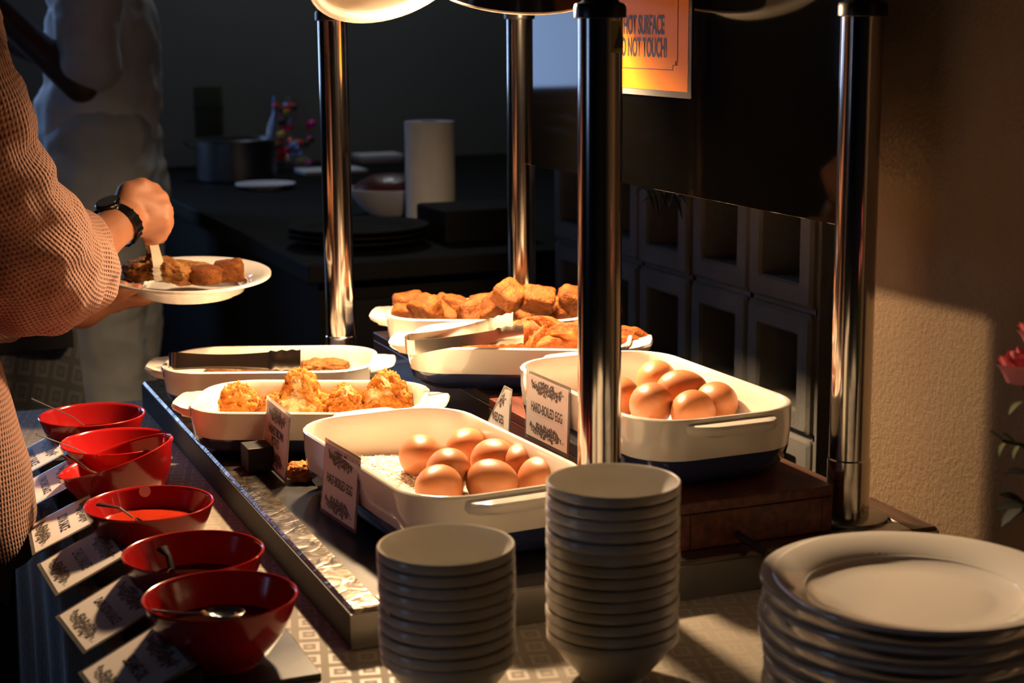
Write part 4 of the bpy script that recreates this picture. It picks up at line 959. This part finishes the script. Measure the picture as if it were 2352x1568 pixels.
# face
for s_ in (-1, 1): MB().sphere(rel(TR((cxp + .108, cyp + s_ * .032, 1.565))), .011).obj('eye', 'porcelain', per)
MB().tube([rel(TR((cxp + .112, cyp - .025, 1.492))), rel(TR((cxp + .117, cyp, 1.489))), rel(TR((cxp + .112, cyp + .025, 1.492)))], .005, 8).obj('mouth', 'rose', per)
link('hair', blob(relcaps(TRC([((cxp + .0, cyp, 1.60), (cxp - .03, cyp, 1.55), .098, .095), ((cxp - .05, cyp, 1.55), (cxp - .075, cyp, 1.36), .085, .06), ((cxp + .01, cyp - .075, 1.58), (cxp - .04, cyp - .085, 1.40), .035, .03), ((cxp + .01, cyp + .075, 1.58), (cxp - .04, cyp + .085, 1.40), .035, .03)])), .01, 6), 'hair', per)
link('trousers', blob(relcaps(TRC([((cxp, cyp - .070, .79), (cxp - .01, cyp - .085, .48), .086, .075), ((cxp - .01, cyp - .085, .48), (cxp - .02, cyp - .09, .12), .075, .062), ((cxp, cyp + .070, .79), (cxp - .01, cyp + .085, .48), .086, .075), ((cxp - .01, cyp + .085, .48), (cxp - .02, cyp + .09, .12), .075, .062)])), .012, 4), 'dark_cloth', per)
for s_ in (-1, 1): link('shoe', blob(relcaps(TRC([((cxp - .05, cyp + s_ * .09, .045), (cxp + .14, cyp + s_ * .10, .038), .045, .036)])), .006, 4), 'dark_cloth', per)
# sweater trunk down to the hem
tr_ = []
for z, ru, rv in ((1.40, .062, .075), (1.37, .085, .115), (1.32, .105, .140), (1.22, .115, .145), (1.10, .120, .150), (.98, .128, .165), (.86, .135, .178), (.80, .135, .181), (.755, .133, .179), (.750, .129, .175), (.760, .124, .170), (.82, .122, .168)):
    tr_.append((rel(Vector((cxp, cyp, z)) + lean(z)), (math.cos(FACE), math.sin(FACE), 0), (-math.sin(FACE), math.cos(FACE), 0), ru, rv))
dense_r = []
for i in range(len(tr_) - 1):
    a, b_ = tr_[i], tr_[i + 1]; k = max(1, int((a[0] - b_[0]).length / .02))
    for j in range(k):
        f_ = j / k; dense_r.append((a[0].lerp(b_[0], f_), a[1], a[2], a[3] + (b_[3] - a[3]) * f_, a[4] + (b_[4] - a[4]) * f_))
link('sweater', loft_cloth(dense_r, .004, 7.0), 'knit', per)
def sleeve(name, keys, folds, seed):
    """keys: (centre, radius); loft along the polyline with open cuff turned back inside"""
    ks = [(rel(c), r) for c, r in keys]; out = []
    pts = []
    for i in range(len(ks) - 1):
        p0 = ks[max(0, i - 1)]; p1, p2 = ks[i], ks[i + 1]; p3 = ks[min(len(ks) - 1, i + 2)]
        k = max(2, int((p2[0] - p1[0]).length / .008))
        for j in range(k):
            t_ = j / k
            f = lambda a, b_, c, d: .5 * ((2 * b_) + (c - a) * t_ + (2 * a - 5 * b_ + 4 * c - d) * t_ * t_ + (3 * b_ - a - 3 * c + d) * t_ ** 3)
            pts.append((Vector([f(p0[0][q], p1[0][q], p2[0][q], p3[0][q]) for q in range(3)]), f(p0[1], p1[1], p2[1], p3[1])))
    pts.append(ks[-1]); n_ = len(pts); prev = FWD.copy()
    for i, (c, r) in enumerate(pts):
        t_ = (pts[min(i + 1, n_ - 1)][0] - pts[max(i - 1, 0)][0]).normalized(); nr = (prev - t_ * prev.dot(t_)).normalized(); prev = nr
        out.append((c, nr, t_.cross(nr), r * .92, r))
    c, nr, bi, ru, rv = out[-1]; t_ = (pts[-1][0] - pts[-2][0]).normalized()
    out += [(c + t_ * .002, nr, bi, ru - .003, rv - .003), (c - t_ * .004, nr, bi, ru - .006, rv - .006), (c - t_ * .05, nr, bi, ru * .86, rv * .86)]
    return link(name, loft_cloth(out, folds, 16.0, seed), 'knit', per)
sleeve('sleeve', [(SHR.lerp(SHL, .35), .078), (SHR + Vector((0, 0, -.01)), .086), (P(-140, 130, 1.82), .079), (P(-92, 260, 1.83), .077), (P(-45, 400, 1.875), .080), (P(5, 530, 1.945), .096), (P(48, 598, 2.015), .097), (P(95, 606, 2.075), .092), (P(140, 594, 2.14), .082), (P(160, 588, 2.16), .076)], .0085, 2.0)
sleeve('sleeve', [(SHL + Vector((-.01, -.02, .0)), .085), (SHL.lerp(EL2, .4), .085), (SHL.lerp(EL2, .8), .088), (EL2 + Vector((.03, .01, -.005)), .085), (EL2.lerp(W2, .35), .07), (EL2.lerp(W2, .55), .060)], .006, 5.0)
# dark scarf end hanging in front of the chest
sc = [TR((cxp + .065, cyp - .05, 1.44)), TR((cxp + .115, cyp - .06, 1.37)), TR((cxp + .135, cyp - .06, 1.30)), TR((cxp + .145, cyp - .055, 1.22)), TR((cxp + .150, cyp - .05, 1.14))]
link('scarf', MB().tube([rel(q) for q in sc], [.020, .022, .022, .020, .010], 10, .45, up=(.8, .6, 0)).mesh('scarf'), 'dark_cloth', per)
# watch on the right wrist
wa = thing('wristwatch', 'black wristwatch with a round dial on the serving wrist', 'watch', P(268, 516, 2.305))
wd_ = (wr - ELB).normalized(); wd_ = (P(300, 492, 2.32) - P(238, 555, 2.265)).normalized(); nrm_ = (UPV * .80 - RGT * .15 - FWD * .35); nrm_ = (nrm_ - wd_ * nrm_.dot(wd_)).normalized(); sd_ = wd_.cross(nrm_)
rs_ = []
for u in (-.0075, .0075):
    for rr_ in (.0315, .0345): rs_.append((u, rr_))
rs_ = [rs_[0], rs_[1], rs_[3], rs_[2], rs_[0]]
MB().rings([[nrm_ * (math.cos(2 * pi * j / 40) * r_ * .92) + sd_ * (math.sin(2 * pi * j / 40) * r_ * 1.06) + wd_ * u for j in range(40)] for u, r_ in rs_], True).obj('strap', 'black_gloss', wa)
for j in range(40):
    if 4 < j < 36:
        a = 2 * pi * j / 40; c = nrm_ * (math.cos(a) * .0345 * .92) + sd_ * (math.sin(a) * .0345 * 1.06)
        if j % 2 == 0:
            e = nrm_ * math.cos(a) + sd_ * math.sin(a); tt = wd_.cross(e).normalized()
            MB().box((-.0072, -.0018, -.0004), (.0072, .0018, .0014), Matrix((wd_, tt, e)).transposed().to_4x4() @ Matrix.Identity(4)).obj('strap_link', 'black_gloss', wa, c, smooth=False)
cq_ = Matrix((wd_, nrm_.cross(wd_), nrm_)).transposed().to_4x4(); cq_.translation = nrm_ * .0325
dial = MB()
def lathe_m(prof, mtx, n_=32): return MB().rings([[mtx @ Vector((r * math.cos(2 * pi * j / n_), r * math.sin(2 * pi * j / n_), z)) for j in range(n_)] for r, z in prof], True, True, True)
lathe_m([(.0165, -.004), (.0180, -.001), (.0180, .003), (.0165, .0048), (.0150, .0050)], cq_).obj('case', 'black_gloss', wa)
lathe_m([(.0148, .0046), (.0148, .0054), (.001, .0056)], cq_).obj('dial', 'watch_glass', wa)
# tongs in the hand and the food on the plate
tongs('steel tongs in the hand pressing food on the held plate', P(338, 500, 2.378), P(362, 628, 2.43), .012, .0085, roll=1.0, mt_='tong_steel')
pz = HP
def onplate(px, py, d): return P(px, py, d)
def tofu2(me, p, rot, lb): 
    o = link('tofu_cube', me, 'fried_tofu'); o.location = p; o.rotation_euler = rot; return tag(o, lb, 'tofu', 'tofu on the held plate')
tofu2(chunk(.0215, .0185, .0145, 31, 6, .10, 12, 1.6), onplate(526, 622, 2.49), (.15, -.1, -.2), 'fried tofu cube at the right side of the held plate')
tofu2(chunk(.0245, .0235, .0125, 33, 5, .06, 12, 1.5, cyl=True), onplate(471, 632, 2.435), (.06, 0, .3), 'round fried tofu piece in the middle of the held plate')
for (px, py, d, dim, sd, rot, lb) in ((395, 622, 2.425, (.032, .020, .0150), 41, (.1, .35, -.5), 'browned fish fillet under the tongs on the held plate'), (330, 618, 2.45, (.027, .024, .0155), 42, (0, -.2, .2), 'pale breaded fillet at the left of the held plate'), (425, 612, 2.51, (.042, .020, .0085), 43, (0, .1, -.4), 'flat fried fillet at the back of the held plate')):
    food('fried_fillet', rough(*dim, sd, .2, 2.6), 'fried_fish', onplate(px, py, d), rot, lb, 'fillet', 'fillets on the held plate')

# ================================================================== BACKGROUND
# the other table's cloth hanging behind the customer
pA, pB = P(40, 740, 3.05), P(172, 735, 3.15)
mb = MB(); n_ = 40; rs_ = []
for zi in range(9):
    z = TZ + .02 - zi * .095; f_ = zi / 8; rg = []
    for i in range(n_ + 1):
        u = i / n_; p = pA.lerp(pB, u * 1.0) + (pB - pA).normalized() * (.06 * f_ * u); wv = (.010 + .018 * f_) * math.sin(u * 16 + .6)
        rg.append((p.x - .3 * (1 - u), p.y + wv, z))
    rg += [(x, y + .004, z_) for x, y, z_ in reversed(rg)]
    rs_.append(rg)
dr = mb.rings(rs_, True, True, True).obj('table_drape', 'cloth_far'); tag(dr, 'grey cloth with squares hanging from the next table behind the person', 'tablecloth'); setuv(dr, lambda c: (c.x * 1.2, c.z))
nt2 = thing('side_table', 'dark side table carrying the grey hanging cloth', 'table', (pA.x - .2, pA.y + .35, 0))
MB().box((-.45, -.33, TZ - .02), (.30, .5, TZ + .015)).obj('table_top', 'black_rough', nt2, smooth=False)
for x in (-.4, .22):
    for y in (-.2, .42): MB().box((x, y, 0), (x + .04, y + .04, TZ - .02)).obj('leg', 'black_rough', nt2, smooth=False)

# kitchen counter
CZ = .885
def oc(px, py, z=CZ):
    d = ray(px, py); return CAM + d * ((z - CAM.z) / d.z)
kc = thing('kitchen_counter', 'black kitchen counter behind the buffet station', 'counter', (0, 0, 0))
MB().box((.44, 1.74, CZ - .04), (2.25, 4.15, CZ - .001), bev=.004).obj('counter_top', 'counter_black', kc, smooth=False)
MB().box((.47, 1.78, 0), (2.22, 4.12, CZ - .041)).obj('cabinet_body', 'counter_black', kc, smooth=False)
for i in range(3):
    d_ = MB().box((.49 + i * .57, 1.758, .12), (1.03 + i * .57, 1.779, CZ - .08), bev=.003).obj('cabinet_door', 'counter_black', kc)
    MB().tube([(.96 + i * .57, 1.758, .55), (.96 + i * .57, 1.735, .57), (.96 + i * .57, 1.735, .68), (.96 + i * .57, 1.758, .70)], .005, 8).obj('handle', 'dull_steel', d_)
def base_at(px, py, z=CZ): q = oc(px, py, z); return q
# paper towel roll
q = base_at(990, 508); pr = thing('paper_towel_roll', 'white paper towel roll standing on the black counter', 'paper towel', q)
MB().lathe([(.0215, .235), (.058, .235), (.0585, .233), (.0585, .002), (.058, 0), (.0215, 0), (.0215, .235)], 40, cap0=False, cap1=False).obj('paper', 'towel', pr)
MB().lathe([(.0195, .2345), (.0212, .2345), (.0212, .001), (.0195, .001), (.0195, .2345)], 24, cap0=False, cap1=False).obj('core', 'walnut', pr)
# stock pot with handles
q = base_at(545, 412); pt = thing('stock_pot', 'wide dark metal pot with loop handles on the counter', 'pot', q)
MB().lathe([(.002, 0), (.112, 0), (.118, .004), (.118, .118), (.121, .122), (.118, .124), (.114, .118), (.114, .008), (.002, .006)], 48).obj('pot_body', 'pot', pt)
for s_ in (-1, 1):
    c = RGT * s_ * .118; MB().tube([c + _fh * -.035 + Vector((0, 0, .1)), c + RGT * s_ * .032 + _fh * -.025 + Vector((0, 0, .112)), c + RGT * s_ * .032 + _fh * .025 + Vector((0, 0, .112)), c + _fh * .035 + Vector((0, 0, .1))], .005, 8).obj('handle', 'dull_steel', pt)
# tall box
q = base_at(470, 395); bxo = thing('cardboard_carton', 'tall olive green carton behind the metal pot', 'box', q + _fh * .12, -.35)
MB().box((-.042, -.035, 0), (.042, .035, .265), bev=.002).obj('carton', 'green_box', bxo); MB().box((-.043, -.036, .19), (.043, .036, .20)).obj('tape_band', 'green_box', bxo, smooth=False)
# shiny wrapped sweets in a clear bag
q = base_at(650, 402) + _fh * .16; bg = thing('sweets_bag', 'bag of shiny foil sweets in red gold and pink', 'bag', q)
MB().lathe([(.05, 0), (.085, .02), (.095, .08), (.085, .15), (.06, .20), (.03, .235)], 24, cap0=True, cap1=False).obj('clear_bag', 'clear_film', bg)
rf = random.Random(5)
for k in range(46):
    a, h_ = rf.uniform(0, 2 * pi), rf.uniform(.02, .205); r_ = rf.uniform(.2, .9) * (.085 if h_ < .15 else .05)
    MB().sphere((0, 0, 0), rf.uniform(.009, .017), 8, 5, (1, 1, .8)).obj('sweet', rf.choice(['foil_red', 'foil_gold', 'foil_pink', 'foil_red', 'foil_blue', 'green_box']), bg, (r_ * math.cos(a), r_ * math.sin(a), h_), smooth=False)
MB().tube([Vector((0, 0, .0)) - RGT * .062 + Vector((0, 0, .07)), -RGT * .05 + Vector((0, 0, .15)), -RGT * .043 + Vector((0, 0, .235))], [.003, .006, .004], 6, .4).obj('foil_ribbon', 'foil_blue', bg)
# plates, bowl with red sauce, black plates, trays
def disc(name, label, cat, p, R_, h, mt_, grp=None):
    o = MB().lathe(plate_prof(R_, h), 64).obj(name, mt_, None, p); return tag(o, label, cat, grp)
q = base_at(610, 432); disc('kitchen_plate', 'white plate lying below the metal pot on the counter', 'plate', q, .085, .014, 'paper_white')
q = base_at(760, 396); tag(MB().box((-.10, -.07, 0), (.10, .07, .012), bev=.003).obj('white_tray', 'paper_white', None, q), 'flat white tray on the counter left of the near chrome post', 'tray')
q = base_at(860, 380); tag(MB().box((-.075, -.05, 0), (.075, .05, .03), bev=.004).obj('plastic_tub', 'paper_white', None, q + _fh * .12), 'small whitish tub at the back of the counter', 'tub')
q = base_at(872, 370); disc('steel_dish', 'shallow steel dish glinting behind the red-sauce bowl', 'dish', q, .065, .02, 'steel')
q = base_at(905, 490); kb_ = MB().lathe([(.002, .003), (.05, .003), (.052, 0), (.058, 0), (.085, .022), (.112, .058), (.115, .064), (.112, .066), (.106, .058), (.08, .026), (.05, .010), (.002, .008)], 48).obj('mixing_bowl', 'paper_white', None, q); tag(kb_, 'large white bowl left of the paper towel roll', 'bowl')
s_ = MB().lathe([(.002, -.03), (.07, -.025), (.098, -.008), (.102, .0), (.088, .018), (.055, .034), (.002, .040)], 40).obj('sauce_heap', 'heap_red', None, q + Vector((0, 0, .060))); tag(s_, 'dark red food heaped in the large white bowl', 'sauce')
q = base_at(825, 560)
for k in range(3): disc('black_plate', ('lowest', 'middle', 'topmost')[k] + ' wide black plate stacked at the counter front', 'plate', q + Vector((0, 0, .012 * k)), .150, .018, 'counter_black', 'black plates')
q = base_at(1075, 545); tag(MB().box((-.085, -.09, 0), (.12, .10, .07), bev=.006).obj('black_caddy', 'counter_black', None, q, smooth=False), 'black box in front of the paper towel roll', 'box')
kl = thing('added_kitchen_lamp', 'added round ceiling lamp out of view, brightening the kitchen wall', 'lamp', (1.15, 3.75, 2.799))  # unseen lamp, added to spread a soft glow over the back wall
MB().lathe([(.16, 0), (.16, -.03), (.15, -.05)], 32, cap0=True, cap1=False).obj('housing', 'black_plastic', kl)
MB().lathe([(.148, -.03), (.10, -.045), (.002, -.05)], 32, cap0=False).obj('diffuser', 'added_lamp_glow', kl)

# worker in the kitchen
wk = thing('person', 'kitchen worker in a pale shirt and trousers, cropped at the shoulders', 'person', at(245, 420, 4.15).xy.to_3d())
WP = Vector(wk.location); Xw, Yw = RGT.copy(), _fh.copy(); Xw.z = 0; Xw.normalize()
def w(x, y, z): return Xw * x + Yw * y + Vector((0, 0, z))
bc = [(w(0, 0, 1.38), w(0, 0, 1.05), .11, .12), (w(-.02, 0, 1.0), w(0, 0, .92), .12, .125), (w(0, -.16, 1.42), w(0, .16, 1.42), .06, .06), (w(0, 0, 1.46), w(-.03, 0, 1.58), .052, .048), (w(-.04, 0, 1.64), w(-.04, 0, 1.72), .075, .085), (w(-.11, 0, 1.63), w(-.09, 0, 1.65), .03, .05)]
bc += [(w(.0, -.18, 1.42), w(.005, -.22, 1.21), .048, .040), (w(.005, -.22, 1.21), w(-.20, -.20, 1.40), .042, .030), (w(-.20, -.20, 1.40), w(-.25, -.19, 1.45), .03, .028)]
for k in range(4): bc += [(w(-.25, -.205 + k * .012, 1.45), w(-.30, -.205 + k * .014, 1.47), .011, .009), (w(-.30, -.205 + k * .014, 1.47), w(-.31, -.20 + k * .014, 1.44), .009, .007)]
bc += [(w(-.235, -.215, 1.44), w(-.262, -.225, 1.475), .012, .009)]
bc += [(w(0, .18, 1.42), w(-.01, .2, 1.18), .048, .04), (w(-.01, .2, 1.18), w(-.2, .16, 1.28), .04, .03), (w(-.2, .16, 1.28), w(-.27, .15, 1.30), .032, .02)]
for s_ in (-1, 1): bc += [(w(0, s_ * .08, .92), w(0, s_ * .09, .5), .085, .06), (w(0, s_ * .09, .5), w(.02, s_ * .09, .1), .055, .04), (w(.02, s_ * .09, .05), w(-.12, s_ * .1, .035), .04, .03)]
link('body', blob(bc, .008, 4), 'skin_dark', wk)
link('hair', blob([(w(-.02, 0, 1.73), w(.0, 0, 1.68), .095, .09)], .012, 3), 'hair', wk)
for s_ in (-1, 1): MB().sphere(w(-.115, s_ * .03, 1.70), .011).obj('eye', 'porcelain', wk)
def wrinkle(me, amp, fr, st=(1, 1, 1)):
    nn = [v.normal.copy() for v in me.vertices]
    for v, n_ in zip(me.vertices, nn):
        c = Vector((v.co.x * st[0], v.co.y * st[1], v.co.z * st[2])) * fr
        d = 1 - abs(noise.noise(c)) * 2 + .5 * (1 - abs(noise.noise(c * 2.1 + Vector((4, 1, 7)))) * 2); v.co = v.co + n_ * d * amp
    return me
shirt = [(w(.01, 0, 1.34), w(0, 0, 1.18), .130, .140), (w(.0, 0, 1.18), w(-.02, 0, 1.11), .142, .146), (w(-.02, 0, 1.11), w(-.01, 0, 1.06), .140, .128), (w(0, -.15, 1.42), w(0, .15, 1.42), .075, .075), (w(.02, -.17, 1.42), w(.03, -.21, 1.27), .075, .068), (w(0, .18, 1.42), w(-.01, .2, 1.26), .072, .066)]
link('shirt', wrinkle(blob(shirt, .009, 4), .008, 7.0, (1, 1, 1.6)), 'white_shirt', wk)
tz = []
for s_ in (-1, 1): tz += [(w(0, s_ * .05, 1.06), w(.0, s_ * .06, .92), .125, .135), (w(0, s_ * .08, .92), w(0, s_ * .09, .5), .118, .085), (w(0, s_ * .09, .5), w(.02, s_ * .09, .1), .085, .07)]
link('trousers', wrinkle(blob(tz, .009, 3), .009, 8.0, (1, 1, 1.5)), 'grey_trousers', wk)
for s_ in (-1, 1): link('shoe', blob([(w(.04, s_ * .09, .04), w(-.14, s_ * .1, .035), .044, .036)], .008, 3), 'dark_cloth', wk)

# flowers at the right edge
vp = Vector((.612, -.262, TZ))
fl = thing('flower_vase', 'vase of pink roses cropped by the right edge', 'flowers', (vp.x, vp.y, TZ))
MB().lathe([(.002, 0), (.030, 0), (.034, .01), (.030, .06), (.018, .11), (.016, .13), (.019, .135), (.016, .13), (.014, .11), (.002, .02)], 32).obj('vase', 'vase', fl)
def rose(p, r_):
    p = Vector(p); o = MB(); rr_ = random.Random(int(r_ * 1e5))
    for k in range(13):
        a = k * 2.4; d_ = .18 + .058 * k; tilt = .10 + .045 * k; n2_ = 6; rs2 = []
        for i in range(n2_ + 1):
            v_ = i / n2_; row = []
            for j in range(9):
                u = (j / 8 - .5) * 1.7; rad_ = r_ * d_ * (.55 + .45 * v_) ; x = rad_ * math.cos(a + u); y = rad_ * math.sin(a + u); z = r_ * (-.35 + 1.05 * v_ * math.cos(tilt * v_)) * (1 - .25 * abs(u) ** 3 * v_) - .02 * r_ * k * v_
                row.append(Vector((x, y, z)) * 1.0)
            rs2.append([p + q for q in row] + [p + q * .97 for q in reversed(row)])
        o.rings(rs2, True, True, True)
    return o.obj('rose_head', 'rose', fl)
base_r = at(2352, 850, 1.45) - Vector(fl.location)
rose(base_r + Vector((.0, 0, 0)), .030); rose(base_r + Vector((.035, -.05, .055)), .028); rose(base_r + Vector((.05, .04, .02)), .028)
for q in (base_r, base_r + Vector((.035, -.05, .055)), base_r + Vector((.05, .04, .02))):
    MB().tube([(0, 0, .12), q * .5 + Vector((0, 0, .06)), q - Vector((0, 0, .01))], .0025, 6).obj('stem', 'leaf', fl)
def leafm(p, d, l_, w_, mt_):
    p, d = Vector(p), Vector(d).normalized(); sdv = d.cross(Vector((0, 0, 1))).normalized(); up_ = sdv.cross(d); row = []; n3 = 8
    for i in range(n3 + 1):
        t_ = i / n3; ww = w_ * math.sin(pi * min(1, t_ * .96 + .03)) ** .8; c = p + d * l_ * t_ - up_ * (.2 * l_ * t_ * t_)
        row.append([c - sdv * ww + up_ * ww * .3, c, c + sdv * ww + up_ * ww * .3, c + sdv * ww + up_ * (ww * .3 - .0006), c - up_ * .0006, c - sdv * ww + up_ * (ww * .3 - .0006)])
    return MB().rings(row, True, True, True).obj('leaf', mt_, fl)
sp_ = at(2300, 1012, 1.45) - Vector(fl.location); sp2 = at(2350, 1022, 1.45) - Vector(fl.location)
MB().tube([(0, 0, .13), sp2, sp_], [.002, .002, .0015], 6).obj('stem', 'leaf', fl)
for f_, s_ in ((0, 1), (.25, -1), (.6, 1), (.9, -1)): leafm(sp_.lerp(sp2, f_), -RGT * .6 + Vector((0, 0, .8 * s_)), .014, .005, 'leaf')
leafm(base_r + Vector((0, 0, -.028)), -RGT * .7 - Vector((0, 0, .5)), .016, .006, 'leaf')
dk = at(2362, 1165, 1.45) - Vector(fl.location)
for a in (-.5, .1, .7): leafm(dk, -RGT + Vector((0, 0, a)) , .028, .011, 'leaf_dark')
leafm(dk + Vector((0, 0, .03)), -RGT + Vector((0, 0, .2)), .022, .008, 'leaf_dark')

# dark green sprig hanging against the block wall
sv = Vector((.872, 1.08, TZ + .300)); sprig = thing('green_sprig', 'dark green needle sprig hanging below the reflective panel', 'plant', sv)
rs3 = random.Random(9)
for k in range(26):
    d_ = Vector((rs3.uniform(-.25, .05), rs3.uniform(-1, 1), rs3.uniform(-.9, .5))).normalized(); c_ = Vector((rs3.uniform(-.01, .005), rs3.uniform(-.06, .06), rs3.uniform(-.02, .02)))
    MB().tube([c_, c_ + d_ * .02, c_ + d_ * .042 + Vector((0, 0, -.006))], [.0018, .0026, .0006], 5, .4).obj('needle', 'sprig_green', sprig)
MB().tube([(0.02, 0.07, .035), (0, .03, .005), (0, -.03, -.004), (-.003, -.07, -.012)], .003, 6).obj('twig', 'walnut', sprig)

# potted plants on the floor before the back window, seen in the dark panel's reflection
for k, (x, y, h_, lb) in enumerate(((-.86, 3.9, 1.15, 'leafy potted plant standing before the right end of the back window'), (-1.25, 3.95, 1.05, 'leafy potted plant standing before the middle of the back window'))):
    pp = thing('potted_plant', lb, 'plant', (x, y, 0)); rp = random.Random(20 + k)
    MB().lathe([(.002, 0), (.10, 0), (.13, .26), (.14, .28), (.12, .28), (.11, .24), (.002, .22)], 24).obj('pot', 'black_rough', pp)
    MB().tube([(0, 0, .2), (.01, 0, .6), (0, .01, h_ - .1)], [.015, .012, .008], 8).obj('stem', 'leaf_dark', pp)
    for j in range(16):
        a = rp.uniform(0, 2 * pi); p0 = Vector((0, 0, rp.uniform(h_ * .55, h_ - .08))); d_ = Vector((math.cos(a), math.sin(a), rp.uniform(.3, 1.2))).normalized(); sd = d_.cross(Vector((0, 0, 1))).normalized(); ln_ = rp.uniform(.18, .32); row = []
        for i in range(7):
            t_ = i / 6; ww = .035 * math.sin(pi * min(1, t_ * .94 + .04)); c = p0 + d_ * ln_ * t_ - Vector((0, 0, .12 * t_ * t_)); row.append([c - sd * ww, c + Vector((0, 0, .004)), c + sd * ww, c - Vector((0, 0, .002))])
        MB().rings(row, True, True, True).obj('leaf', 'leaf_dark', pp)
